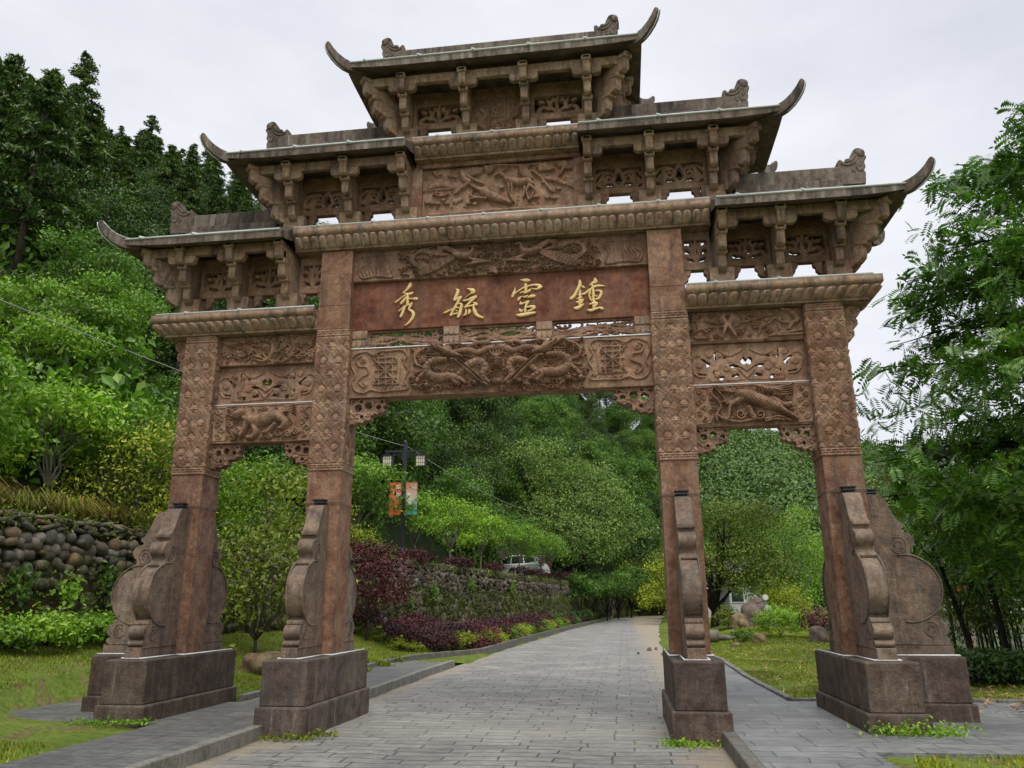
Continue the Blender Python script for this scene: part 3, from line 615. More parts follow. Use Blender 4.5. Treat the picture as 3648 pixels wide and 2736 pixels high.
# gilded characters: brush strokes as (x, z, r) in centimetres on the board
CH = {
    '秀': '-140.6,652.0,2.9 -142.6,647.1,3.0 -147.1,641.4,1.9 -152.2,637.4,0.9|-152.1,637.1,0.9 -146.0,635.0,1.6 -140.8,634.7,2.4 -136.5,636.1,1.9|-146.8,633.7,1.2 -154.4,629.0,1.2 -160.2,624.4,1.6 -164.4,621.4,1.6|-145.1,634.5,2.2 -144.6,628.1,2.4 -144.5,621.8,2.4 -144.7,615.5,2.2|-145.3,630.0,1.7 -149.9,625.2,2.3 -154.8,619.1,2.4|-143.0,626.2,0.9 -137.8,625.8,1.2 -132.6,625.6,2.4 -129.6,625.2,2.8|-143.4,615.6,1.2 -149.3,613.0,1.6 -153.5,609.6,1.4 -158.5,605.8,1.0|-148.5,613.0,1.9 -150.8,606.8,2.4 -153.1,600.7,2.4 -155.0,596.3,2.1|-137.9,617.4,2.1 -139.9,613.5,2.4 -141.8,608.2,1.6 -137.8,605.3,2.4 -134.3,600.3,2.8 -135.6,593.6,2.6 -139.6,587.6,2.1 -144.6,582.9,1.4 -147.9,581.3,0.7|-143.4,615.6,1.2 -140.0,616.2,1.7 -137.4,617.4,1.9',
    '毓': '-66.4,638.2,0.7 -63.4,635.3,2.8 -64.9,629.1,2.8 -67.7,622.9,2.6 -68.9,619.9,2.2|-68.9,619.5,2.2 -63.7,622.0,2.0 -58.5,624.2,2.2|-58.5,623.9,2.4 -62.9,617.1,2.2 -66.7,609.7,2.0 -71.1,601.6,2.1 -74.8,594.2,1.8|-84.8,598.8,1.6 -79.6,601.0,1.7 -72.4,604.1,1.5 -65.9,606.2,1.2 -61.3,606.3,1.2|-64.1,613.0,1.2 -58.8,612.8,1.6 -57.4,609.3,2.4 -58.9,603.1,2.6 -59.8,597.0,2.9 -62.9,590.6,2.2|-74.8,593.8,1.6 -69.6,596.0,1.3 -63.0,596.8,1.7|-66.1,602.1,0.8 -64.1,600.6,1.2|-66.0,608.3,0.9 -63.9,606.1,1.3|-48.5,637.4,0.5 -44.9,636.1,2.0 -40.2,633.8,4.0 -38.2,630.6,2.6 -43.7,628.0,0.9 -52.5,621.2,0.5|-54.0,617.4,1.7 -47.8,618.2,1.8 -40.6,621.3,2.2 -34.4,623.1,2.4|-34.4,622.7,2.4 -41.2,616.8,2.4 -47.0,610.9,2.0 -51.5,606.2,1.8|-51.8,606.2,1.6 -46.2,607.4,1.7 -39.7,608.5,1.8 -33.8,609.6,2.5|-38.5,613.2,0.9 -35.2,611.4,2.6 -32.5,609.5,1.7|-50.1,603.4,0.5 -49.7,600.0,1.7 -50.5,594.5,2.0 -53.8,592.6,1.0|-44.8,601.1,2.0 -44.4,597.7,2.4 -46.0,594.6,1.4|-38.3,606.3,1.6 -36.6,600.0,2.9 -34.2,593.8,2.9 -29.5,589.8,2.5 -23.0,587.1,1.7',
    '靈': '35.8,647.1,0.9 41.0,646.0,2.5 46.2,645.8,3.3 51.0,645.1,1.5|27.7,634.8,0.4 26.6,628.9,1.8 24.8,624.2,2.5 23.3,619.6,2.5|25.5,623.4,1.8 31.4,627.9,1.3 38.8,632.3,1.5 46.2,635.1,1.5 54.3,637.0,1.6 61.7,636.7,2.2 66.1,634.5,3.4 69.8,632.3,1.2|66.1,632.1,2.9 60.2,629.6,1.6 51.4,631.6,0.6|44.0,638.7,2.5 44.3,632.0,2.5 44.0,625.7,2.2|35.9,624.9,1.6 40.3,626.7,1.0 42.5,625.0,0.9|40.3,623.5,0.7 46.2,625.6,1.8 50.6,628.5,2.4|32.6,613.6,2.5 34.4,616.7,1.9 38.1,618.5,0.9|38.8,618.5,0.6 43.3,617.9,1.9 47.3,620.0,0.9|46.2,616.0,0.6 52.8,618.2,2.8 58.0,618.3,2.4|36.6,610.3,0.7 35.5,606.5,2.1 41.1,607.4,1.6 48.4,609.8,2.1|46.9,608.3,2.2 43.6,601.4,1.9 42.9,592.9,2.2|34.5,596.7,2.2 36.7,594.3,2.3 39.6,596.1,1.0|42.5,599.9,1.5 49.9,601.1,1.9 56.5,600.0,3.2 54.3,596.2,1.9 47.0,593.5,1.5|29.4,588.8,1.2 34.5,587.8,2.9 44.0,588.9,3.1 52.8,590.1,2.5 57.9,590.7,1.9',
    '鍾': '128.0,639.9,1.8 128.6,635.9,2.6 126.8,629.3,2.9 122.6,621.5,2.4 118.4,614.4,2.9 113.6,610.6,2.6|130.2,631.0,0.7 132.9,629.0,1.8 135.6,627.4,1.2|128.1,623.4,1.6 128.3,618.3,2.3 127.9,612.4,2.3 127.8,606.6,2.3 127.0,600.1,2.3|124.5,616.3,0.8 128.6,616.8,1.1 132.0,616.6,1.5 136.8,618.6,2.2 144.3,624.1,2.0 149.9,628.2,2.3 157.3,629.3,2.0 165.4,628.2,1.1|124.1,609.7,1.5 127.2,611.0,1.4 130.9,611.9,1.1|122.6,604.0,1.8 127.7,605.2,2.0 132.5,607.9,1.6|131.8,606.4,1.8 129.7,602.2,1.6|118.8,594.7,1.9 122.8,594.5,3.1 128.3,597.2,2.7 133.1,600.6,1.1|151.8,640.6,2.3 152.4,636.1,3.2 148.0,634.2,2.3 142.8,630.4,0.9|147.2,631.3,1.9 148.1,623.9,2.0 148.6,616.6,2.2 148.1,609.3,2.3 149.3,602.0,2.7 148.4,594.1,2.7|144.3,620.4,1.4 142.1,615.4,1.5 143.3,608.8,1.5 146.0,605.1,1.5|151.1,621.2,1.1 156.4,620.9,1.5 160.4,618.9,2.3 159.6,613.8,2.4 156.1,608.2,2.3 150.1,607.0,0.9|149.5,613.6,1.1 152.9,612.0,1.3|144.2,615.3,0.7 147.6,616.6,0.8|144.7,610.9,0.7 147.5,611.5,0.8|142.5,599.4,1.5 147.9,600.6,2.4 153.3,600.4,2.6|153.2,598.9,2.0 150.5,595.4,1.7|138.6,590.2,1.1 143.6,589.3,2.4 150.4,591.1,2.3 157.1,592.6,1.7 161.1,591.0,2.7',
}
for ch, data in CH.items():
    m = MB(); zoff = 0.
    for st in data.split('|'):
        P = catmull([tuple(map(float, q.split(','))) for q in st.split()], 5) / 100; n = len(P); zoff += .0009; rows = []
        if n < 2: continue
        P = np.vstack([P[0] + (P[0] - P[1]) / (np.hypot(*(P[1] - P[0])[:2]) + 1e-6) * P[0, 2] * .8, P, P[-1] + (P[-1] - P[-2]) / (np.hypot(*(P[-1] - P[-2])[:2]) + 1e-6) * P[-1, 2] * .8]); P[0, 2] = abs(P[1, 2]) * .35; P[-1, 2] = abs(P[-2, 2]) * .35; n += 2
        T_ = np.gradient(P[:, :2], axis=0); T_ /= np.hypot(T_[:, 0], T_[:, 1])[:, None] + 1e-9; N_ = np.stack([-T_[:, 1], T_[:, 0]], 1)
        for i in range(n):
            for k in (-1, -.8, -.35, .35, .8, 1):
                hgt = {1: 0, .8: .012, .35: .017}[abs(k)]; q = P[i, :2] + N_[i] * P[i, 2] * k; rows.append((q[0], -.1015 - zoff - hgt, q[1]))
        m.add(rows, [(i * 6 + j, i * 6 + j + 1, (i + 1) * 6 + j + 1, (i + 1) * 6 + j) for i in range(n - 1) for j in range(5)] + [tuple(range(6)), tuple(range((n - 1) * 6, n * 6))], True)
    m.build('gilded_character', M['gold'], nb)
LP = (-2.205, -.73, .72, 2.205)
for x in LP:
    m = MB().box(x - .125, x + .125, -.115, .115, 5.452, 5.765); p = m.build('lotus_post', M['stone_tan'], gate, .01)
    m = MB()
    for zc, sz in ((5.61, 1), (5.61, -1)):
        for k in (-1, 0, 1): m.prism([(x + k * .08 - .038, zc + sz * .012), (x + k * .08 + .038, zc + sz * .012), (x + k * .08 + .042, zc + sz * .09), (x + k * .08, zc + sz * .135), (x + k * .08 - .042, zc + sz * .09)], xz, -.135, -.10)
    m.build('lotus_petals', M['stone_tan'], p, .012)
for i in range(3):
    a, b = LP[i] + .125, LP[i + 1] - .125; openwork('openwork_panel', gate, a, b, 5.455, 5.765, a + .02, b - .02, 5.475, 5.745, 'branch', y=-.05, th=.07, seed=(2, 1, 3)[i])
db = body('dragon_beam', -IX, IX, .145, 4.655, 5.445)
def d_dragon(s):
    h = .095
    def cl(x, y, r=9):
        s.stroke([(x, y, r)] * 2, h)
        for k in range(4): a = .6 + k * .85; s.stroke([(x, y, 5), (x + 10 * math.cos(a), y + 9 * math.sin(a), 4), (x + 17 * math.cos(a), y + 15 * math.sin(a), 2)], h * 1.1)
    for k, mir in ((0, 0), (1, 1)):
        c = lambda x, y: (1268 - x, y - .034 * (1268 - 2 * x)) if mir else (x, y)
        st = lambda P, hh=h, sc=0: s.stroke([(*c(x, y), r) for x, y, r in P], hh, sc)
        st([(425, 112, 13), (385, 112, 15), (352, 130, 17), (350, 165, 19), (390, 185, 20), (440, 180, 19), (480, 192, 15), (500, 205, 9)], h * 1.2, .018)      # neck and fore body
        st([(480, 170, 14), (520, 130, 17), (565, 120, 17), (585, 145, 17), (575, 180, 14), (600, 205, 9)], h, .018)                                            # coil to the pearl
        st([(470, 78, 12), (520, 72, 14), (565, 82, 14), (600, 66, 14), (640, 62, 14)], h * .9, .018)                                                          # arched back
        st([(395, 60, 5), (430, 78, 16), (462, 92, 15), (486, 100, 9)], h * 1.5); st([(450, 112, 8), (478, 112, 6)], h * 1.2)                                       # head and jaw
        for q in ((370, 50), (385, 44), (400, 40)): st([(430, 80, 6), (q[0] + 20, q[1] + 16, 5), (*q, 2)], h * 1.1)
        for y in (0, 10, 18): st([(400, 88 + y, 6), (370, 92 + y, 5), (345, 86 + y * 1.4, 2)], h)
        st([(470, 118, 8), (520, 160, 9), (560, 198, 9), (590, 216, 7)], h * 1.25, 0); st([(478, 112, 3), (530, 155, 3), (585, 206, 3)], h * 1.5)                    # whisker ribbons
        for q in ((300, 215), (475, 208), (345, 212), (640, 200), (545, 205)): cl(*c(*q))
        st([(340, 160, 10), (310, 190, 10), (298, 212, 10)], h, .02); st([(450, 190, 11), (465, 205, 10)], h)
        st([(350, 60, 6), (315, 78, 8), (298, 100, 8), (305, 128, 6), (330, 140, 5)], h * .8); st([(300, 160, 8), (335, 150, 8)], h * .5)
        for q in ((300, 95), (345, 75), (285, 180), (330, 225), (400, 215), (430, 222), (520, 222), (660, 85), (505, 95), (540, 100)): s.cloud(*c(*q), 10, h * .7)
        # end panels: scalloped border with interlaced knot
        st([(60, 75, 4), (95, 72, 4), (120, 85, 4), (150, 72, 4), (190, 70, 4), (240, 66, 4), (262, 90, 4), (250, 120, 4), (268, 150, 4), (250, 190, 4), (262, 225, 4), (200, 232, 4), (150, 236, 4), (110, 228, 4), (80, 240, 4), (45, 232, 4), (30, 200, 4), (42, 165, 4), (28, 130, 4), (32, 95, 4), (60, 75, 4)], .03)
        st([(70, 88, 4), (50, 105, 4), (60, 130, 4), (92, 135, 5), (98, 160, 5), (70, 175, 4), (55, 195, 4), (75, 215, 4)], .03); s.spiral(*c(75, 105), 12, 4, .028, 1.2); s.spiral(*c(78, 205), 12, 4, .028, 1.2)
        for d in (0, 14, 28):
            st([(118 + d, 100, 3), (225 - d * .2, 100 + d * .2, 3), (225 - d * .2, 205, 3)], .026); st([(118 + d, 205, 3), (225, 205 - d, 3)], .026)
        for d in (-30, 0, 30): st([(130, 150 + d, 4), (215, 150 + d, 4)], .03); st([(172 + d, 95, 4), (172 + d, 210, 4)], .03)
        st([(125, 105, 4), (218, 198, 4)], .036); st([(218, 105, 4), (125, 198, 4)], .036)
        for q in ((130, 88), (160, 85), (190, 84), (215, 84), (135, 224), (165, 224), (195, 222), (220, 220), (245, 100), (245, 205)): s.spiral(*c(*q), 8, 3.5, .026, 1.1, q[0])
    s.stroke([(634, 128, 24), (634.5, 128.2, 24)], h * 1.3)
    for a in range(5): s.stroke([(618 + a * 8, 110, 2), (618 + a * 8, 148, 2)], h * 1.55)
    for a in (0, 1, 2): s.stroke([(612, 118 + a * 10, 2), (656, 117 + a * 10, 2)], h * 1.55)
    s.fill(285, 985, 35, 235, 560, 9, h * .75, .02, 2); s.grit(.04, .008, .03)
    for a in (-2, -1, 0, 1, 2): s.stroke([(634, 106, 6), (634 + a * 9, 92, 5), (634 + a * 14, 76, 2)], h)
relief(db, -IX + .003, IX - .003, 4.665, 5.44, -.147, ((22, 62), (1252, 20), (1256, 228), (10, 258)), d_dragon, 660, 128)
for sg in (-1, 1):   # horns and manes that stand above the beam edge
    m = MB()
    for q in (0, 1, 2): m.tube([(sg * (.86 - .06 * q), -.175, 5.36), (sg * (.98 - .05 * q), -.19, 5.44), (sg * (1.10 - .06 * q), -.185, 5.50)], [.03, .024, .006], 6)
    m.ball((sg * .78, -.20, 5.36), (.09, .06, .06), 10, 7); m.ball((sg * .64, -.22, 5.30), (.09, .05, .035), 10, 6); m.tube([(sg * .78, -.18, 5.40), (sg * .68, -.2, 5.45), (sg * .56, -.18, 5.44)], [.03, .028, .01], 6)
    m.tube([(sg * .45, -.16, 5.40), (sg * .3, -.17, 5.445), (sg * .1, -.16, 5.44)], [.02, .04, .03], 8)
    m.build('dragon_head', M['carve'], db)
MB().box(-IX + .01, IX - .01, -.16, -.10, 5.446, 5.462).build('light_strip', M['white'], db)
def corbel(xw, sg, zt, L_, hgt):
    """pierced bracket under a beam: xw = wall side, grows towards sg"""
    nx, nzz = int(L_ / .008), int(hgt / .008); s = HF(L_, hgt, nx, nzz); X, Zz = np.meshgrid(s.x, s.z); u = X / L_ if sg > 0 else 1 - X / L_; v = 1 - Zz / hgt
    solid = (v < 1.02 - .30 * u - .55 * np.clip(u - .42, 0, 1) ** 1.2 + .035 * np.cos(u * 34)) & ((v < .62 + .03 * np.cos(u * 40)) | (u < .58)) & (u < .985 - .12 * v + .03 * np.cos(v * 26))
    for cu, cv, r_ in ((.26, .36, .11), (.53, .28, .11), (.80, .36, .075), (.36, .70, .06), (.12, .12, .04), (.33, .11, .05), (.88, .14, .045)):
        d = np.hypot((u - cu) * L_, (v - cv) * hgt) / (r_ * L_ * .95); solid &= d > 1; s.H = np.maximum(s.H, np.where((d > 1) & (d < 1.6), .022 * (1.6 - d), 0))
    for k in range(46):
        a, b = rng.uniform(0, L_), rng.uniform(0, hgt)
        if k % 3: s.stroke([(a, b, .012), (a + rng.uniform(-.06, .06), b + rng.uniform(-.04, .04), .011), (a + rng.uniform(-.1, .1), b + rng.uniform(-.05, .05), .006)], .016)
        else: s.flower(a, b, .028, .018)
    return s.mesh('pierced_corbel', M['carve'], gate, xw if sg > 0 else xw - L_, zt - hgt, -.085, solid, .17)
for sg in (-1, 1): corbel(sg * -IX, sg, 4.653, .60, .40)

# ---- side bays
def side(sg):
    x0, x1 = sorted((sg * (A_ + PR), sg * (B_ - PR)))
    f = body('flower_frieze', x0, x1, .125, 5.268, 5.765)
    def d_flowers(s):
        h = .055; r2 = np.random.default_rng(3)
        for k in range(12): a = r2.uniform(90, 680); b = r2.uniform(70, 215); s.stroke([(a, b, 6), (a + r2.uniform(-70, 70), b + r2.uniform(-50, 50), 7), (a + r2.uniform(-120, 120), b + r2.uniform(-60, 60), 5)], h)
        for x, y, q in ((140, 170, 30), (195, 175, 32), (265, 140, 28), (325, 165, 22), (520, 155, 34), (475, 120, 24), (600, 85, 30), (650, 165, 30), (580, 185, 22), (130, 100, 24), (220, 90, 24), (460, 80, 20), (300, 90, 20), (640, 100, 22)): s.flower(x, y, q, h, 6)
        for k in range(46): s.leaf(r2.uniform(90, 680), r2.uniform(65, 220), r2.uniform(0, 6.3), r2.uniform(22, 40), 7, h * .9)
        s.stroke([(340, 90, 6), (400, 95, 11), (415, 140, 12), (395, 190, 12), (360, 212, 11), (320, 205, 8)], h * 1.3, .03); s.stroke([(80, 70, 4), (690, 40, 4)], .02); s.stroke([(80, 236, 4), (690, 210, 4)], .02); s.fill(85, 690, 60, 228, 160, 13, h * .8, .014, 3); s.grit(.035, .006)
    def d_birds(s):
        h = .055
        s.stroke([(45, 85, 4), (880, 60, 4)], .02); s.stroke([(50, 292, 4), (890, 262, 4)], .02); s.stroke([(45, 85, 4), (50, 292, 4)], .02); s.stroke([(880, 60, 4), (892, 262, 4)], .02)
        s.stroke([(740, 62, 14), (800, 75, 18), (835, 110, 22), (855, 140, 22), (815, 165, 18), (790, 205, 12)], h * 1.2); s.stroke([(700, 130, 10), (740, 155, 11), (790, 160, 14)], h); s.stroke([(710, 165, 10), (720, 205, 8)], h)
        for P in ([(690, 120, 9), (640, 165, 9), (590, 195, 8), (560, 245, 7)], [(680, 105, 8), (610, 110, 8), (520, 140, 8), (430, 160, 7), (400, 185, 6)], [(270, 165, 7), (200, 150, 7), (160, 140, 6)], [(55, 240, 7), (120, 210, 8), (175, 195, 7), (240, 190, 6)], [(100, 160, 5), (120, 210, 7)], [(510, 210, 6), (500, 250, 5)], [(450, 130, 6), (425, 80, 5)]): s.stroke(P, h)
        for x, y, q in ((85, 125, 34), (175, 205, 34), (130, 100, 26), (75, 215, 24), (430, 220, 30), (475, 130, 36), (545, 180, 30), (570, 110, 32), (645, 210, 32), (505, 90, 26), (540, 140, 28), (700, 85, 24), (245, 250, 24), (180, 260, 24), (615, 85, 24), (215, 100, 22)): s.flower(x, y, q, h * 1.1)
        s.stroke([(310, 105, 16), (300, 135, 32), (325, 170, 26), (310, 215, 14), (295, 265, 8)], h * 1.7); s.stroke([(370, 105, 16), (370, 135, 30), (345, 175, 22), (365, 220, 14), (395, 262, 8)], h * 1.7); s.stroke([(300, 190, 12), (275, 190, 6)], h * 1.4)
        for x in (110, 150): s.stroke([(x - 30, 262, 8), (x, 270, 12), (x + 30, 262, 8)], h)
        s.stroke([(640, 255, 8), (740, 235, 12), (885, 215, 12)], h * .8); s.stroke([(700, 250, 8), (890, 240, 12)], h * .8); s.fill(50, 880, 75, 280, 60, 15, h * .5, .012, 4); s.grit(.035, .005)
    relief(f, x0 + .01, x1 - .01, 5.275, 5.755, -.127, ((78, 75), (692, 45), (692, 215), (78, 240)) if sg < 0 else ((35, 80), (893, 48), (908, 272), (38, 305)), d_flowers if sg < 0 else d_birds, 240, 72)
    # pierced cloud board
    z0, z1 = 4.645, 5.266; s = HF(x1 - x0, z1 - z0, 240, 90, ((45, 330), (915, 300), (940, 595), (55, 615)))
    hol = [[(458, 408), (482, 440), (478, 462), (458, 470), (436, 460), (432, 432)], [(238, 372), (256, 376), (248, 408), (262, 432), (236, 436)], [(300, 408), (338, 414), (322, 428), (302, 424)], [(125, 420), (160, 424), (180, 442), (214, 458), (196, 484), (176, 488), (176, 458), (150, 440)], [(98, 522), (140, 530), (180, 532), (178, 546), (126, 544)], [(228, 502), (242, 528), (234, 538), (222, 522)], [(274, 546), (312, 548), (310, 580), (274, 580)], [(340, 468), (380, 464), (430, 482), (400, 490), (368, 494)], [(362, 542), (392, 540), (412, 528), (430, 550), (390, 560), (362, 560)]]
    mask = np.ones((s.nz, s.nx), bool)
    for P in hol:
        for q in (P, [(958 - (x - 0) + (y - 450) * .02, y - .031 * (958 - 2 * x)) for x, y in P]): mask &= ~s.poly(q)
    for mir in (0, 1):
        c = lambda x, y: (958 - x + (y - 450) * .02, y - .031 * (958 - 2 * x)) if mir else (x, y)
        st = lambda P, hh=.02: s.stroke([(*c(x, y), r) for x, y, r in P], hh)
        st([(75, 500, 4), (62, 450, 4), (90, 410, 4), (135, 405, 4)]); st([(170, 395, 4), (185, 355, 4), (230, 345, 4), (270, 370, 4), (310, 395, 4), (360, 405, 4), (420, 380, 4), (455, 358, 4)]); st([(75, 515, 4), (110, 550, 4), (170, 555, 4)]); st([(200, 560, 4), (225, 585, 4), (470, 572, 4)])
        for q, r_ in (((125, 465), 34), ((200, 395), 26), ((275, 400), 20), ((325, 490), 34), ((385, 520), 24), ((255, 540), 22)): s.stroke([(*c(*q), r_)] * 2, .016); s.spiral(*c(*q), r_ * .8, 4, .024, 1.1)
        st([(480, 510, 9), (430, 480, 9), (380, 465, 8)], .022); st([(480, 560, 9), (440, 520, 9), (420, 500, 8)], .022); st([(250, 500, 18), (300, 450, 22), (380, 440, 20), (440, 480, 14)], .012)
    s.mesh('cloud_board', M['carve'], gate, x0, z0, -.07, mask, .12)
    b = body('lion_beam' if sg < 0 else 'qilin_beam', x0, x1, .122, 4.012, 4.632)
    def frame(s, P, hh=.02):
        for q in range(4): s.stroke([(*P[q], 4), (*P[(q + 1) % 4], 4)], hh)
    def d_lion(s):
        h = .075; frame(s, ((35, 520), (660, 505), (645, 740), (15, 755)), .015)
        s.stroke([(240, 600, 30), (300, 615, 42), (370, 600, 44), (430, 585, 36), (455, 600, 28)], h * 1.7); s.stroke([(175, 575, 24), (215, 560, 34), (250, 570, 30), (262, 610, 26)], h * 1.7); s.stroke([(185, 590, 14), (150, 585, 10)], h * 1.4)
        for P in ([(290, 650, 24), (300, 690, 20), (280, 720, 16), (250, 725, 14)], [(240, 630, 22), (225, 680, 18), (205, 712, 14)], [(455, 600, 26), (482, 625, 20), (468, 660, 15), (445, 668, 12)], [(420, 640, 16), (380, 685, 14), (350, 695, 12)]): s.stroke(P, h * 1.4)
        for q in range(5): s.stroke([(425, 565, 8), (460, 540 + q * 6, 9), (500, 520 + q * 9, 8), (545, 515 + q * 14, 3)], h)
        for q in range(7): s.spiral(185 + 18 * (q % 4), 535 + 16 * (q // 4), 11, 4, h * 1.5, 1.2, q)
        s.stroke([(190, 680, 32)] * 2, h); s.spiral(190, 680, 24, 6, h * 1.3, 1.6)
        for q in range(4): s.stroke([(510, 560 + q * 10, 9), (540, 610 + q * 14, 9), (520, 680 + q * 4, 8), (470, 720, 5)], h * .8)
        for x, y in ((440, 695), (500, 705), (150, 720), (380, 718), (545, 690), (135, 640), (130, 560)): s.spiral(x, y, 22, 7, h * .9, 1.5, x)
        for x in (65, 600):
            for q in range(5): s.spiral(x + (q % 2) * 22 - 10, 550 + q * 42 - (x > 300) * 14, 20, 6, .025, 1.3, q)
            frame(s, ((x - 35, 528), (x + 40, 526), (x + 36, 738), (x - 44, 744)))
        s.fill(110, 560, 525, 735, 170, 14, h * .6, .016, 5); s.grit(.04, .006, .02)
    def d_qilin(s):
        h = .075; frame(s, ((65, 630), (940, 608), (958, 910), (76, 925)), .015)
        for x in (130, 890):
            for q in range(6): s.spiral(x + (q % 2) * 34 - 17, 660 + q * 44 - (x > 500) * 16, 22, 7, .025, 1.3, q)
            frame(s, ((x - 52, 636 - (x > 500) * 14), (x + 55, 634 - (x > 500) * 14), (x + 60, 908 - (x > 500) * 6), (x - 50, 918 - (x > 500) * 6)))
        s.stroke([(415, 690, 42), (470, 700, 52), (540, 730, 54), (620, 765, 46), (690, 790, 38)], h * 1.8, .03); s.stroke([(690, 790, 36), (750, 835, 24), (805, 870, 15), (835, 892, 10)], h * 1.5); s.stroke([(420, 730, 32), (360, 765, 20), (335, 800, 15), (325, 860, 13), (312, 890, 12)], h * 1.5); s.stroke([(400, 750, 26), (330, 770, 14), (300, 750, 10)], h * 1.2)
        s.stroke([(660, 740, 34), (740, 780, 24), (790, 770, 14), (760, 800, 10)], h * 1.3)
        s.stroke([(560, 640, 20), (620, 660, 30), (680, 665, 24), (720, 680, 12)], h * 1.7)
        for q in range(5): s.stroke([(660, 660 + q * 10, 10), (730, 640 + q * 16, 10), (790, 625 + q * 18, 7), (815, 610 + q * 20, 3)], h * 1.1)
        for q in range(9): s.stroke([(400 + q * 22, 640 + q * 3, 8), (412 + q * 22, 662 + q * 4, 8)], h * 1.4)
        for q in range(3): s.stroke([(400, 665 + q * 8, 9), (320, 650 + q * 10, 9), (250, 630 + q * 14, 6), (215, 625, 4)], h)
        for P in ([(215, 640, 8), (205, 690, 10), (250, 740, 11), (270, 790, 12), (235, 850, 12), (240, 895, 9)], [(250, 660, 8), (300, 730, 9), (270, 760, 8)], [(240, 850, 10), (300, 885, 12), (400, 905, 12), (520, 890, 12), (620, 885, 12), (700, 870, 12), (790, 905, 8)], [(600, 905, 10), (680, 890, 10), (740, 900, 8)]): s.stroke(P, h)
        s.spiral(415, 850, 38, 11, h * 1.2, 1.5, 0); s.spiral(560, 855, 38, 11, h * 1.2, 1.5, 3.1, -1); s.stroke([(480, 800, 22), (500, 850, 26), (515, 885, 16)], h * 1.3)
        for x, y in ((210, 720), (770, 730), (790, 800), (230, 800)): s.spiral(x, y, 20, 7, h * .8, 1.4, x)
        s.fill(195, 830, 625, 905, 130, 17, h * .5, .016, 6); s.grit(.045, .008, .02)
    relief(b, x0 + .01, x1 - .01, 4.022, 4.622, -.124, ((30, 515), (665, 500), (650, 745), (10, 760)) if sg < 0 else ((60, 622), (945, 600), (965, 920), (70, 935)), d_lion if sg < 0 else d_qilin, 250, 92)
    MB().box(x0 + .005, x1 - .005, -.128, -.085, 4.634, 4.647).build('light_strip', M['white'], b)
    corbel(x0, 1, 4.01, .49, .38); corbel(x1, -1, 4.01, .49, .38)
    m = MB(); xx = x0 if sg > 0 else x1; m.tube([(xx + sg * .014, -.15, 4.0), (xx + sg * .014, -.15, 5.75)], .009, 5); m.build('light_strip', M['white'], b)
side(-1); side(1)

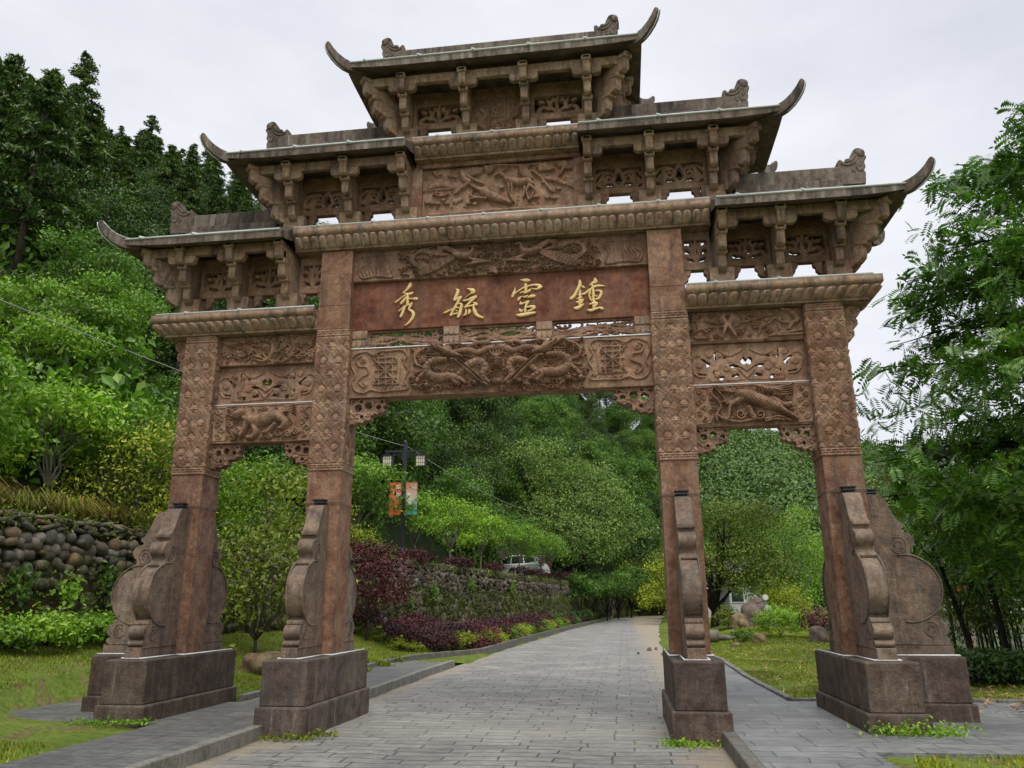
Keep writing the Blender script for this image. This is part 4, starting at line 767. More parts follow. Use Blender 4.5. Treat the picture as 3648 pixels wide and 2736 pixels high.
# ---- deer panel of the middle tier
fp = MB().box(-1.38, 1.38, -.10, .10, 7.475, 8.622).build('deer_panel', M['carve'], gate)
m = MB().box(-1.42, 1.42, -.17, -.10, 8.535, 8.622).box(-1.42, -1.245, -.17, -.10, 7.655, 8.535).box(1.245, 1.42, -.17, -.10, 7.655, 8.535).box(-1.45, 1.45, -.19, -.10, 7.475, 7.655)
m.build('panel_frame', M['stone'], fp, .012)
def d_deer(s):
    h = .06
    s.stroke([(125, 440, 10), (400, 425, 14), (700, 405, 12), (1095, 395, 12)], h * .5); s.stroke([(150, 290, 10), (240, 250, 30), (320, 280, 14)], h * .6); s.stroke([(130, 300, 6), (320, 285, 6)], h * .5)
    s.stroke([(690, 240, 24), (740, 252, 30), (800, 250, 28), (835, 262, 20)], h * 1.5); s.stroke([(680, 240, 22), (655, 215, 15), (632, 205, 12), (600, 222, 6)], h * 1.5); s.stroke([(640, 195, 4), (660, 170, 4), (690, 155, 4), (710, 158, 3)], h); s.stroke([(660, 170, 4), (640, 160, 3)], h); s.stroke([(645, 190, 4), (680, 172, 4), (705, 175, 3)], h)
    for P in ([(685, 262, 12), (690, 310, 7), (715, 365, 7)], [(705, 265, 12), (708, 320, 7), (720, 370, 7)], [(825, 275, 13), (850, 300, 8), (822, 355, 7)], [(820, 270, 13), (800, 310, 8), (812, 358, 7)], [(790, 280, 8), (780, 340, 6)]): s.stroke(P, h * 1.3)
    s.stroke([(520, 300, 26), (570, 330, 34), (640, 355, 26), (690, 375, 16)], h * 1.5); s.stroke([(525, 300, 22), (490, 295, 14), (455, 278, 14), (440, 268, 8)], h * 1.5); s.stroke([(540, 350, 12), (480, 345, 10), (440, 352, 7)], h * 1.3); s.stroke([(450, 300, 10), (445, 330, 10), (500, 345, 8)], h)
    s.stroke([(380, 190, 22), (400, 230, 22), (430, 250, 16), (370, 290, 16), (345, 315, 10)], h * 1.1); s.stroke([(400, 195, 10), (450, 230, 12), (520, 260, 10)], h)
    for cx_, cy_, a0, n in ((455, 165, .2, 12), (530, 158, .1, 8), (830, 190, 1.4, 16), (760, 150, .1, 10), (930, 140, .8, 12), (1060, 130, 1.1, 12), (890, 140, .5, 8)):
        for k in range(n): a = a0 + k * .16; s.stroke([(cx_, cy_, 3), (cx_ + 55 * math.cos(a), cy_ + 40 * math.sin(a), 5), (cx_ + 80 * math.cos(a), cy_ + 52 * math.sin(a), 2)], h)
    s.stroke([(830, 180, 8), (890, 220, 10), (930, 270, 10), (960, 310, 8)], h); s.stroke([(1050, 150, 10), (1020, 210, 10)], h); s.stroke([(930, 230, 14), (1020, 250, 16), (1110, 290, 6)], h * .7); s.stroke([(540, 158, 8), (640, 150, 8), (750, 155, 8), (860, 150, 6)], h)
    for x, y in ((200, 200), (235, 210), (215, 320), (250, 325), (160, 375), (190, 380), (230, 380), (265, 360), (290, 380), (640, 290), (840, 345), (930, 350), (970, 355), (1000, 300), (910, 260), (430, 380), (470, 385), (860, 345), (1040, 270), (980, 250)):
        for k in range(4): s.leaf(x, y, -.5 - k * .7, 20, 6, h * .9)
    s.stroke([(195, 322, 5), (250, 330, 9), (300, 320, 4)], h); s.stroke([(190, 190, 4), (215, 212, 8), (240, 190, 4)], h); s.stroke([(300, 210, 14), (345, 215, 14)], h * .7); s.stroke([(340, 360, 20), (375, 350, 16)], h * .6); s.fill(135, 1095, 180, 400, 70, 11, h * .35, .008, 7); s.grit(.035, .003)
relief(fp, -1.245, 1.245, 7.655, 8.535, -.102, ((120, 175), (1110, 110), (1095, 400), (130, 455)), d_deer, 320, 120)

# ---- small black floodlights on the drum stones, tied to the pillars
def floodlight(c, where, label):
    x, y = (c, -.36) if where == 'front' else (c + .11, 0.)
    e = empty('floodlight', (x, y, 2.992), 0, label, 'floodlight', 'floodlights on the drum stones')
    m = MB(); m.box(-.06, .06, -.05, .05, 0, .012).box(-.085, .085, -.06, .06, .03, .05).box(-.075, .075, -.05, .05, .05, .07).box(-.095, .095, -.07, .07, .07, .092); m.tube([(-.07, 0, 0), (-.07, 0, .06)], .008, 5); m.tube([(.07, 0, 0), (.07, 0, .06)], .008, 5); m.build('lamp_body', M['black'], e, .004)
    if where == 'front':
        m = MB(); q = PR + .008; y0 = -y
        for dz in (.055, .03): m.tube([(-q, y0 - q, dz), (q, y0 - q, dz + .01), (q, y0 + q, dz), (-q, y0 + q, dz), (-q, y0 - q, dz)], .0035, 5)
        m.tube([(-.06, .02, .03), (-.2, y0 - q, .035)], .005, 5); m.build('tie_wire', M['tie'], e)
floodlight(-B_, 'front', 'black floodlight on the drum stone of the pillar beside the cobble wall'); floodlight(-A_, 'front', 'black floodlight on the drum stone of the tall pillar left of the road')
floodlight(A_, 'front', 'black floodlight on the drum stone of the tall pillar right of the road'); floodlight(B_, 'front', 'black floodlight on the forward drum stone of the pillar nearest the lake'); floodlight(B_ + PR, 'wing', 'black floodlight half hidden on the sideways drum stone nearest the lake')

# ------------------------------------------------------------------ terrain, road, pavements, lake
YW = np.array([-30, -3, 2, 6, 10.7, 16, 20, 26, 32, 37.5, 46, 62, 80, 110, 170.]); XW = np.array([-10.6, -9.5, -9.25, -9.0, -8.1, -7.3, -6.6, -5.85, -4.95, -4.15, -2.95, -1.2, .9, 4.8, 14.])
ZW = np.array([3.3, 3.3, 3.3, 3.3, 3.3, 3.3, 3.3, 3.27, 3.22, 3.2, 3.2, 3.1, 2.9, 2.4, 1.5])
YL = np.array([-30, 9, 11.5, 13.7, 20.7, 38, 47, 79, 110, 170.]); XL = np.array([-2.80, -2.80, -2.75, -2.72, -2.5, -1.75, -1.2, .75, 3.3, 11])
YR = np.array([-30, 10, 20, 40, 60, 91, 120, 170.]); XR = np.array([2.80, 2.85, 3.1, 3.9, 4.9, 7.0, 9.4, 17])
AZ = np.array([-80, -45, -30, -20, -10, -2, 3, 6, 14, 18, 22, 26, 40, 70.]); EL = np.array([29, 31.2, 29.2, 25.2, 20.4, 16.5, 14.2, 12.7, 11.6, 10.2, 7.4, 5.2, 4, 3.])
D0 = np.array([19, 19, 25, 36, 54, 88, 124, 122, 125, 130, 140, 150, 160, 160.]); RR = np.array([105, 105, 105, 110, 122, 150, 190, 230, 260, 270, 280, 280, 280, 280.]); ZB = np.array([3.2, 3.2, 3.2, 3.2, 3.2, 3., 2., .4, .4, .4, .4, .4, .4, .4])
CX, CY = 1.74, -11.3
def sst(x, a, b): t = np.clip((x - a) / (b - a), 0, 1); return t * t * (3 - 2 * t)
def lake(X, Y): return (X > 10.4 + np.maximum(0, Y - 18) * .25) & (X < 33 + (Y - 50) * .11) & (Y > 3 - (X - 10) * .9) & (Y < 112)
def tz(X, Y):
    X = np.asarray(X, float); Y = np.asarray(Y, float)
    xw = np.interp(Y, YW, XW); xl = np.interp(Y, YL, XL); xr = np.interp(Y, YR, XR); wob = .03 * np.sin(X * 1.7 + 1) * np.sin(Y * 1.3) + .02 * np.sin(X * 3.9) * np.sin(Y * 3.1 + 2)
    zl = .10 + .78 * sst((xl - 2.2 - X) / np.maximum(xl - 2.2 - xw, .4), 0, 1) + wob * (X < xl - 1.6)
    zr = .12 + .40 * sst(Y, 6, 22) * sst(X, 4.2, 7) + wob * (X > xr + 1.4) * (Y > 2)
    z = np.where(X < xl, zl, np.where(X > xr, zr, -.10)); z = np.where((X > -4.3) & (X <= xl) & (Y < 10.5), -.05, z); z = np.where((X > -7.2) & (X < -4.1) & (abs(Y + .1) < 1.15), .06, z); z = np.where((X >= xr) & (X < 4.2) & (Y < 12), -.05, z); z = np.where((X >= xr) & (X < 9.2) & (Y > -2.45) & (Y < 1.85), .06, z)
    az = np.degrees(np.arctan2(X - CX, Y - CY)); d = np.hypot(X - CX, Y - CY)
    d0 = np.interp(az, AZ, D0); rr = np.interp(az, AZ, RR); zb = np.interp(az, AZ, ZB); zt = 1.6 + rr * np.tan(np.radians(np.interp(az, AZ, EL))) - 5.5
    t = (d - d0) / (rr - d0); hill = zb + (zt - zb) * np.where(t < 1, t + .06 * np.sin(t * 9 + az * .3) * (t > 0) * (1 - t), 1 - .5 * (t - 1)) + .9 * np.sin(X * .21) * np.sin(Y * .17) * np.clip(t * 4, 0, 1)
    zt_ = np.interp(Y, YW, ZW) - .08
    z = np.where(X < xw - .28, np.maximum(zt_, np.where(t > 0, hill, -9)), z)
    z = np.where((X >= xw - .28) & (t > 0) & (Y > 80), np.maximum(z, hill), z)
    lk = lake(X, Y); z = np.where(lk, -1.1, z); z = np.where(~lk & (X > 33 + (Y - 50) * .11 - .1) & (Y < 112), np.maximum(z, .42), z)
    return np.where((az < -80) | (az > 70) | (Y < -12), np.clip(z, -.1, 3.3), z)
def tz1(x, y): return float(tz(x, y))
def axis(a, b, st, far): 
    c = np.arange(a, b + 1e-6, st); g = np.cumsum(st * 1.16 ** np.arange(1, 60)); lo, hi = -far[0], far[1]
    l = (a - g)[(a - g) > lo][::-1]; r = (b + g)[(b + g) < hi]; return np.r_[lo, l, c, r, hi]
gx = axis(-14, 14, .25, (420, 420)); gy = axis(-13, 34, .3, (60, 620)); GX, GY = np.meshgrid(gx, gy)
t = NT('meadow_ground'); k1 = t.noise(.7, 5); k2 = t.noise(14, 5, .7); k3 = t.noise(2.6, 4)
gcol = t.mix(t.ramp(k1, (.35, 0.), (.65, 1.)), (.085, .130, .018), (.140, .185, .034)); gcol = t.mix(t.ramp(k3, (.53, 0.), (.64, .85)), gcol, (.150, .110, .056)); gcol = t.mix(1, gcol, t.ramp(k2, (.3, .55), (.7, 1.3)), 'MULTIPLY')
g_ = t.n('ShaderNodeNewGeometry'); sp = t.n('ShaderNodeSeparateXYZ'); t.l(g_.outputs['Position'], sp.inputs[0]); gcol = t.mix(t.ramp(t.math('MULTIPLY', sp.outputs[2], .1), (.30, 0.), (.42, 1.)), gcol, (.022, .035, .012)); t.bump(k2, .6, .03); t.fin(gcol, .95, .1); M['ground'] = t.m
idx = np.arange(GX.size).reshape(GX.shape)
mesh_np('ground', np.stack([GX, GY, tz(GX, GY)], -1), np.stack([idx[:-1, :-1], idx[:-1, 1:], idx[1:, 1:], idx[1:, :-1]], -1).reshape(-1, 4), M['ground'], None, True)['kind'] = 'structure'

def paving(name, c1, c2, rowh, bw, mortar, sand=0, ms=.012, rot=0, bstr=.5):
    t = NT(name); vec = t.co
    d_ = t.n('ShaderNodeTexNoise'); d_.inputs['Scale'].default_value = 1.1; t.l(t.co, d_.inputs['Vector'])
    va = t.n('ShaderNodeVectorMath', operation='MULTIPLY_ADD'); t.l(d_.outputs['Color'], va.inputs[0]); va.inputs[1].default_value = (.13, .10, 0); t.l(t.co, va.inputs[2]); vec = va.outputs[0]
    if rot: mpn = t.n('ShaderNodeMapping'); mpn.inputs['Rotation'].default_value = (0, 0, rot); t.l(vec, mpn.inputs[0]); vec = mpn.outputs[0]
    b = t.n('ShaderNodeTexBrick'); b.inputs['Scale'].default_value = 1; b.inputs['Row Height'].default_value = rowh; b.inputs['Brick Width'].default_value = bw; b.inputs['Mortar Size'].default_value = ms; b.inputs['Mortar Smooth'].default_value = .3
    b.inputs['Color1'].default_value = (*c1, 1); b.inputs['Color2'].default_value = (*c2, 1); b.inputs['Mortar'].default_value = (*mortar, 1); b.offset = .37; b.squash = 1.3; b.squash_frequency = 3; t.l(vec, b.inputs['Vector'])
    n1 = t.noise((4.5, 24, 14), 7, .8); n2 = t.noise(.8, 4); n3 = t.noise(40, 4, .7)
    col = t.mix(1, b.outputs['Color'], t.ramp(n1, (.34, .34), (.50, .9), (.66, 1.4)), 'MULTIPLY')
    col = t.mix(1, col, t.ramp(n2, (.3, .75), (.7, 1.22)), 'MULTIPLY')
    if sand:
        sp = t.n('ShaderNodeSeparateXYZ'); t.l(t.co, sp.inputs[0])
        ax = t.math('ADD', t.math('ABSOLUTE', sp.outputs[0]), t.math('MULTIPLY', t.math('SUBTRACT', t.noise(1.4, 5, .65), .5), 2.2))
        s1 = t.ramp(t.math('MULTIPLY', ax, .25), (.56, 0.), (.68, 1.))
        band = t.ramp(t.math('ADD', t.math('MULTIPLY', t.math('ABSOLUTE', t.math('ADD', sp.outputs[1], .2)), .35), t.math('MULTIPLY', t.noise(1.8, 4), .4)), (.36, .8), (.62, 0.))
        col = t.mix(t.math('MULTIPLY', band, .40), col, (.36, .34, .28)); col = t.mix(t.math('MULTIPLY', s1, sand), col, t.mix(t.ramp(n3, (.3, 0.), (.7, 1.)), (.29, .235, .155), (.38, .32, .23)))
        col = t.mix(t.math('MULTIPLY', t.ramp(t.noise(2.1, 5, .7), (.56, 0.), (.68, 1.)), .45), col, (.34, .32, .26))
    hh = t.math('ADD', t.math('MULTIPLY', n1, 1.0), t.math('MULTIPLY', b.outputs['Fac'], -.6)); t.bump(hh, bstr, .03)
    t.fin(col, t.ramp(n1, (.3, .42), (.7, .8)), .4); return t.m
M['road'] = paving('rough_paving_stone', (.245, .238, .215), (.325, .315, .285), .235, .62, (.10, .097, .085), .9, .012, 0, 1.)
M['pave'] = paving('grey_slab_paving', (.160, .166, .160), (.215, .218, .205), .30, .62, (.075, .08, .075), 0, .009, 0, .4)
M['pave_rough'] = paving('rough_dark_paving', (.125, .126, .116), (.170, .168, .152), .42, .62, (.05, .055, .04), 0, .008, 0, .9)
M['kerb'] = stone('kerb_stone', (.25, .24, .215), (.20, .195, .17), (.17, .165, .14), grey=(.10, .12, .06), greyamt=.5, topdirt=.25, darkamt=.4)
yy = np.unique(np.r_[np.arange(-13, 30, .5), np.arange(30, 165, 3.)]); xs_ = np.linspace(0, 1, 15)
XA = np.interp(yy, YL, XL)[:, None] * (1 - xs_) + np.interp(yy, YR, XR)[:, None] * xs_; YA = np.repeat(yy[:, None], 15, 1)
idx = np.arange(XA.size).reshape(XA.shape)
mesh_np('road', np.stack([XA, YA, .012 * np.sin(XA * 3.1) * np.sin(YA * 2.3) - .004], -1), np.stack([idx[:-1, :-1], idx[:-1, 1:], idx[1:, 1:], idx[1:, :-1]], -1).reshape(-1, 4), M['road'], None, True)['kind'] = 'structure'
m = MB()
for x0, x1, y0, y1 in ((-4.24, -2.93, -13, 9.6), (-7.1, -4.24, -1.2, 1.02)): m.box(x0, x1, y0, y1, -.2, .152)
m.add([(-4.24, 9.6, .152), (-2.93, 9.6, .152), (-2.75, 11.4, .006), (-4.24, 11.6, .10)], [(0, 1, 2, 3)])
m.build('pavement', M['pave_rough'])['kind'] = 'structure'
m = MB()
for x0, x1, y0, y1 in ((2.95, 4.14, -13, 12), (4.14, 9.0, -2.42, 1.82)): m.box(x0, x1, y0, y1, -.2, .152)
m.build('pavement', M['pave'])['kind'] = 'structure'
def kerb_run(pts, w, z0, z1, ln=.98):
    P = np.array(pts, float); s_ = np.r_[0, np.cumsum(np.hypot(*np.diff(P, axis=0).T))]; m = MB(); q = 0
    while q < s_[-1] - .1:
        e = min(q + ln - .012, s_[-1]); a = np.array([np.interp(q, s_, P[:, i]) for i in (0, 1)]); b = np.array([np.interp(e, s_, P[:, i]) for i in (0, 1)]); d = (b - a) / (np.hypot(*(b - a)) + 1e-9); n_ = np.array([-d[1], d[0]]) * w / 2; j = random.uniform(-.008, .008)
        c = [a - n_, b - n_, b + n_, a + n_]; m.add([(*p, z0) for p in c] + [(*p, z1 + j) for p in c], [(3, 2, 1, 0), (4, 5, 6, 7), (0, 1, 5, 4), (1, 2, 6, 5), (2, 3, 7, 6), (3, 0, 4, 7)]); q += ln
    o = m.build('kerb', M['kerb'], None, .012); o['kind'] = 'structure'; return o
kerb_run([(-2.865, -13), (-2.865, -1.28)], .13, -.1, .163); kerb_run([(-2.865, 1.285), (-2.865, 9.4), (-2.8, 10.2)], .13, -.1, .160)
kerb_run([(-4.30, 1.2), (-4.30, 9.5), (-4.1, 11.3), (-3.3, 13.0), (-2.80, 14.2)] + [(np.interp(y, YL, XL) - .07, y) for y in np.arange(16, 100, 2.)], .13, -.1, .25)
kerb_run([(2.875, -13), (2.875, -1.285)], .14, -.1, .166); kerb_run([(2.875, 1.285), (2.9, 12.5)], .14, -.1, .163)
kerb_run([(4.20, 1.9), (4.12, 5.7), (4.2, 11), (4.0, 13), (3.3, 14)], .11, -.1, .20); kerb_run([(4.2, 1.88), (9, 1.95)], .1, -.1, .19)
# lake
t = NT('green_lake_water'); k = t.noise((.5, 1.4, 1), 3); t.bump(k, .08, .05); M['water'] = t.fin((.085, .105, .055), .12, .5)
m = MB(); m.add([(8, -6, -.3), (44, -30, -.3), (44, 118, -.3), (8, 118, -.3)], [(0, 1, 2, 3)]); m.build('water', M['water'])['kind'] = 'structure'

# ------------------------------------------------------------------ foliage builders
def unit(n, rg): v = rg.normal(size=(n, 3)); return v / np.linalg.norm(v, axis=1)[:, None]
def leaves(C, N, size, aspect, rg, droop=.35, fold=.18):
    n = len(C); T = unit(n, rg); N = N / (np.linalg.norm(N, axis=1)[:, None] + 1e-9); T = T - N * (T * N).sum(1)[:, None]; T[:, 2] -= droop; T /= np.linalg.norm(T, axis=1)[:, None] + 1e-9
    B = np.cross(N, T); B /= np.linalg.norm(B, axis=1)[:, None] + 1e-9; s = (size * rg.uniform(.65, 1.3, n))[:, None]
    V = np.stack([C - T * s * .5, C + B * s * aspect * .5 - T * s * .05 + N * s * fold * .5, C + T * s * .55, C - B * s * aspect * .5 - T * s * .05 + N * s * fold * .5], 1).reshape(-1, 3)
    return V, np.arange(4 * n).reshape(n, 4)
def lobed(lobes, nclump, per, size, aspect=.5, seed=0, flat=.55, spread=.26, droop=.35, inner=.45, up=.5):
    """leaf clumps scattered through the outer shell of several lobes"""
    rg = np.random.default_rng(seed); lob = np.array(lobes, float); w = (lob[:, 3] * lob[:, 5]); w /= w.sum(); k = rg.choice(len(lob), nclump, p=w); D = unit(nclump, rg); D[:, 2] = np.where(D[:, 2] < -.55, -D[:, 2] * .5, D[:, 2])
    rad = 1 - inner * rg.random(nclump) ** 1.7; bump_ = 1 + .16 * np.sin(D[:, 0] * 5 + k) * np.sin(D[:, 1] * 5 + 2 * k) + .12 * np.sin(D[:, 2] * 9 + k)
    P = lob[k, :3] + D * lob[k, 3:6] * (rad * bump_)[:, None]
    keep = np.ones(nclump, bool)
    for i, l in enumerate(lob): keep &= (k == i) | ((((P - l[:3]) / l[3:6]) ** 2).sum(1) > .45)
    P, D = P[keep], D[keep]; m_ = len(P); r0 = spread * rg.uniform(.6, 1.4, m_)
    off = rg.normal(size=(m_, per, 3)) * r0[:, None, None]; off[..., 2] *= flat; C = (P[:, None] + off).reshape(-1, 3)
    N = np.repeat(D, per, 0) * .6 + unit(m_ * per, rg) * .75 + [0, 0, up]
    return leaves(C, N, size, aspect, rg, droop)
def limbs(mb, base, tips, r0, fork=.35, seed=0, bend=.15):
    rg = np.random.default_rng(seed); b = np.array(base, float); top = np.mean(tips, 0)
    f = b + (top - b) * fork; f[:2] += rg.normal(0, bend * .3, 2); mb.tube([b - [0, 0, .15], b + (f - b) * .3 + rg.normal(0, .03, 3), f], [r0 * 1.25, r0 * .9, r0 * .75], 8)
    for tp in tips:
        tp = np.array(tp, float); mid = f + (tp - f) * .5 + rg.normal(0, bend, 3) * [1, 1, .4]; q = [f, f + (mid - f) * .55 + rg.normal(0, bend * .3, 3), mid, tp]; mb.tube(catmull(q, 4), list(np.interp(np.linspace(0, 1, 13), [0, 1], [r0 * .6, r0 * .14])), 6)
        for _ in range(2): e = mid + (tp - mid) * rg.uniform(.1, .7); d = rg.normal(0, .45, 3) + [0, 0, .25]; mb.tube([e, e + d * .5 + rg.normal(0, .05, 3), e + d], [r0 * .25, r0 * .16, r0 * .06], 5)
def plant(name, loc, V, F, leaf, trunk_mb=None, bark='bark', label=None, cat='tree', group=None, crown='crown', flowers=None, sc=1, rz=0):
    e = empty(name, loc, rz, label, cat, group); e.scale = (sc,) * 3 if not hasattr(sc, '__len__') else sc
    mesh_np(crown, V, F, M[leaf], e)
    if trunk_mb: trunk_mb.build('trunk', M[bark], e)
    if flowers is not None: mesh_np('blossom', *flowers, M['flower'], e)
    return e
def broad(seed, H, R_, nl, leafsize, nclump, per, leaf, name, label, group, bark='bark', base=.35, trunk_r=.16, spread=.3, cat='tree', loc=(0, 0, -50), flat=.55):
    rg = np.random.default_rng(seed); lob = [(0, 0, H * (base + .33), R_ * .62, R_ * .62, H * .25)]
    for i in range(nl):
        a = 2 * math.pi * (i + rg.uniform(-.3, .3)) / nl * 2.4; q = R_ * rg.uniform(.35, .72); z = H * rg.uniform(base + .05, .86); r_ = R_ * rg.uniform(.34, .52) * (1.1 - .35 * (z / H - base)); lob.append((q * math.cos(a), q * math.sin(a), z, r_, r_, r_ * .75))
    lob.append((rg.normal(0, .1 * R_), rg.normal(0, .1 * R_), H * .88, R_ * .4, R_ * .4, H * .13))
    V, F = lobed(lob, nclump, per, leafsize, .5, seed, flat, spread); mb = MB(); limbs(mb, (0, 0, 0), [l[:3] for l in lob], trunk_r, base * .9, seed)
    return plant(name, loc, V, F, leaf, mb, bark, label, cat, group)
def conifer(seed, H, R_, label, group, leaf='leaf_conifer'):
    rg = np.random.default_rng(seed); Cs = []; Ns = []; mb = MB(); mb.tube([(0, 0, -.2), (.05, 0, H * .5), (0, 0, H * .98)], [.17, .11, .02], 7)
    z = H * .25
    while z < H * .98:
        f = (1 - (z / H - .25) / .75); r_ = R_ * (f ** .8) * rg.uniform(.8, 1.15) + .15; nb = 6
        for b in range(nb):
            a = rg.uniform(0, 6.28); n = int(22 + 52 * r_ / R_); s_ = rg.random(n) ** .7; P = np.stack([s_ * r_ * math.cos(a), s_ * r_ * math.sin(a), z + .22 * r_ * s_ - .45 * r_ * s_ ** 2.2], 1) + rg.normal(0, .13, (n, 3)) * [1, 1, .5]; Cs.append(P); Ns.append(np.tile([math.cos(a) * .3, math.sin(a) * .3, 1.], (n, 1)) + rg.normal(0, .4, (n, 3)))
            mb.tube([(0, 0, z), (r_ * .9 * math.cos(a), r_ * .9 * math.sin(a), z - .15 * r_)], [.035, .01], 4, False)
        z += H * .05 * rg.uniform(.7, 1.2)
    V, F = leaves(np.vstack(Cs), np.vstack(Ns), .34, .40, rg, .5); return plant('conifer_tree', (0, 0, -50), V, F, leaf, mb, 'bark', label, 'tree', group)
def bush(name, r, h, leaf, leafsize, n, seed, label, group=None, loc=(0, 0, -50), cat='bush', lump=.8):
    rg = np.random.default_rng(seed); lob = [(0, 0, h * .5, r * .8, r * .8, h * .48)] + [(r * .5 * math.cos(a), r * .5 * math.sin(a), h * rg.uniform(.35, .62), r * .52, r * .52, h * .36) for a in np.arange(0, 6.2, 1.25) + seed]
    V, F = lobed(lob, n // 6, 10, leafsize, .55, seed, .8, leafsize * 1.0 * lump, .0, .3); V[:, 2] = np.maximum(V[:, 2], .01)
    mb = MB(); limbs(mb, (0, 0, 0), [(l[0] * .8, l[1] * .8, l[2]) for l in lob[1:]], .02, .2, seed, .05); return plant(name, loc, V, F, leaf, mb, 'bark', label, cat, group, 'foliage')
def place(proto, spots, used):
    """first spot moves the prototype, the rest are copies"""
    for i, (loc, rz, sc) in enumerate(spots):
        if used.get(proto.name): dup(proto, loc, rz, sc)
        else: proto.location = loc; proto.rotation_euler = (0, 0, rz); proto.scale = (sc,) * 3 if not hasattr(sc, '__len__') else sc; used[proto.name] = 1
USED = {}

# ---- woods on the hills: every tree its own object
GD = 'dark conifers on the upper left slope'; GB = 'broadleaf trees on the wooded slopes'
LBL = {'c': 'tall dark conifer rising from the wooded upper slope left of the gateway', 'd': 'dark green broadleaf tree in the dense wood climbing the slopes', 'm': 'mid green broadleaf tree in the dense wood climbing the slopes', 'b': 'bright green leafy tree among the shrubs low on the left slope'}
con = [conifer(s_, 10 + s_, 2.6, LBL['c'], GD) for s_ in (1, 2)]
bd = [broad(11 + s_, 8.5, 3.4, 9, .24, 760, 13, 'leaf_dark', 'broadleaf_tree', LBL['d'], GB, base=.22, spread=.36, flat=.4) for s_ in (0, 1)]
bm_ = [broad(21 + s_, 8, 3.4, 10, .24, 760, 13, 'leaf_mid', 'evergreen_tree', LBL['m'], 'mid green broadleaf trees on the wooded slopes', base=.2, spread=.36, flat=.4) for s_ in (0, 1, 2)]
bb = [broad(31 + s_, 4.6, 2.3, 9, .17, 760, 12, 'leaf_bright', 'leafy_tree', LBL['b'], 'bright leafy trees low on the left slope', base=.18, spread=.26, trunk_r=.09, flat=.45) for s_ in (0, 1)]
rg = np.random.default_rng(5); pts = []; NK = {'c': 0, 'd': 0, 'm': 0, 'b': 0}
def ok(x, y, r): return all((x - a) ** 2 + (y - b) ** 2 > r * r for a, b in pts)
for _ in range(16000):
    az = rg.uniform(-52, 5); d0 = np.interp(az, AZ, D0); rr_ = np.interp(az, AZ, RR); d = d0 + 1 + (rr_ - d0) * rg.random() ** .8 * 1.03; x, y = CX + d * math.sin(R(az)), CY + d * math.cos(R(az))
    left = az < -26
    if (y < 88 and x > np.interp(y, YW, XW) - 2.2) or not ok(x, y, (1.55 + d * .016) if left else (2.35 + d * .012)): continue
    if -7.5 < az < 3 and d < 84 and x > np.interp(y, YW, XW) - 7: continue
    t_ = (d - d0) / (rr_ - d0); loc = (x, y, tz1(x, y) - .25); rz = rg.uniform(0, 6.28); u = rg.random(); v = rg.random()
    if left:
        k, sc = ('b', rg.uniform(.55, .8)) if t_ < .05 else ('m' if u < .5 else 'b', rg.uniform(.36, .5) if u < .5 else rg.uniform(.6, .8)) if t_ < .105 else (('c', rg.uniform(.55, .85)) if u < .55 else ('d', rg.uniform(.45, .72)) if u < .85 else ('m', rg.uniform(.42, .65)))
    else: k, sc = ('d' if u < .36 else 'm', rg.uniform(.62, 1.0) * (1 + d * .0012))
    if NK[k] >= (290 if left else 270): continue
    NK[k] += 1; pts.append((x, y)); P_ = {'c': con, 'd': bd, 'm': bm_, 'b': bb}[k]; place(P_[int(v * len(P_))], [(loc, rz, sc)], USED)
print(NK)
print('wood trees', len(pts))
# single skyline conifers
for az, rr_, s_ in ((-40.3, 98, 1.35), (-35.6, 101, 1.0), (-31.5, 103, .8)):
    x, y = CX + rr_ * math.sin(R(az)), CY + rr_ * math.cos(R(az)); dup(con[0], (x, y, tz1(x, y) - .3), az, s_, 'lone tall conifer standing out on the left skyline' if s_ > 1.2 else None)
# far hill across the lake reads as one mass
rg = np.random.default_rng(9); lob = []
for _ in range(4200):
    az = rg.uniform(2.5, 30); d0 = np.interp(az, AZ, D0); rr_ = np.interp(az, AZ, RR); d = d0 + (rr_ - d0) * rg.random() * 1.02; x, y = CX + d * math.sin(R(az)), CY + d * math.cos(R(az)); q = rg.uniform(1.8, 4.2); lob.append((x, y, tz1(x, y) + q * .5, q, q, q * 1.05))
lob = np.array(lob); D = unit(len(lob) * 80, rg).reshape(len(lob), 80, 3); D[..., 2] = abs(D[..., 2]) * .9 + .05; C = (lob[:, None, :3] + D * lob[:, None, 3:6] * rg.uniform(.62, 1.08, (len(lob), 80, 1))).reshape(-1, 3)
V, F = leaves(C, D.reshape(-1, 3) + unit(len(C), rg) * .7, .80, .6, rg, .3); mesh_np('distant_woodland', V, F, M['leaf_far'])['kind'] = 'stuff'
# undergrowth on the left slopes
rg = np.random.default_rng(12); n = 5200; az = rg.uniform(-54, 5, n); d0 = np.interp(az, AZ, D0); rr_ = np.interp(az, AZ, RR); d = d0 + .5 + (rr_ - d0) * rg.random(n) ** 1.5; x, y = CX + d * np.sin(np.radians(az)), CY + d * np.cos(np.radians(az)); k = x < np.interp(y, YW, XW) - 2.5; x, y = x[k], y[k]; z = tz(x, y)
P = np.repeat(np.stack([x, y, z + .25], 1), 16, 0); P = P + rg.normal(0, 1, P.shape) * [.7, .7, .38]; V, F = leaves(P, unit(len(P), rg) * .7 + [0, 0, .6], .38, .5, rg, .4); mesh_np('undergrowth', V, F, M['leaf_mid'])['kind'] = 'stuff'

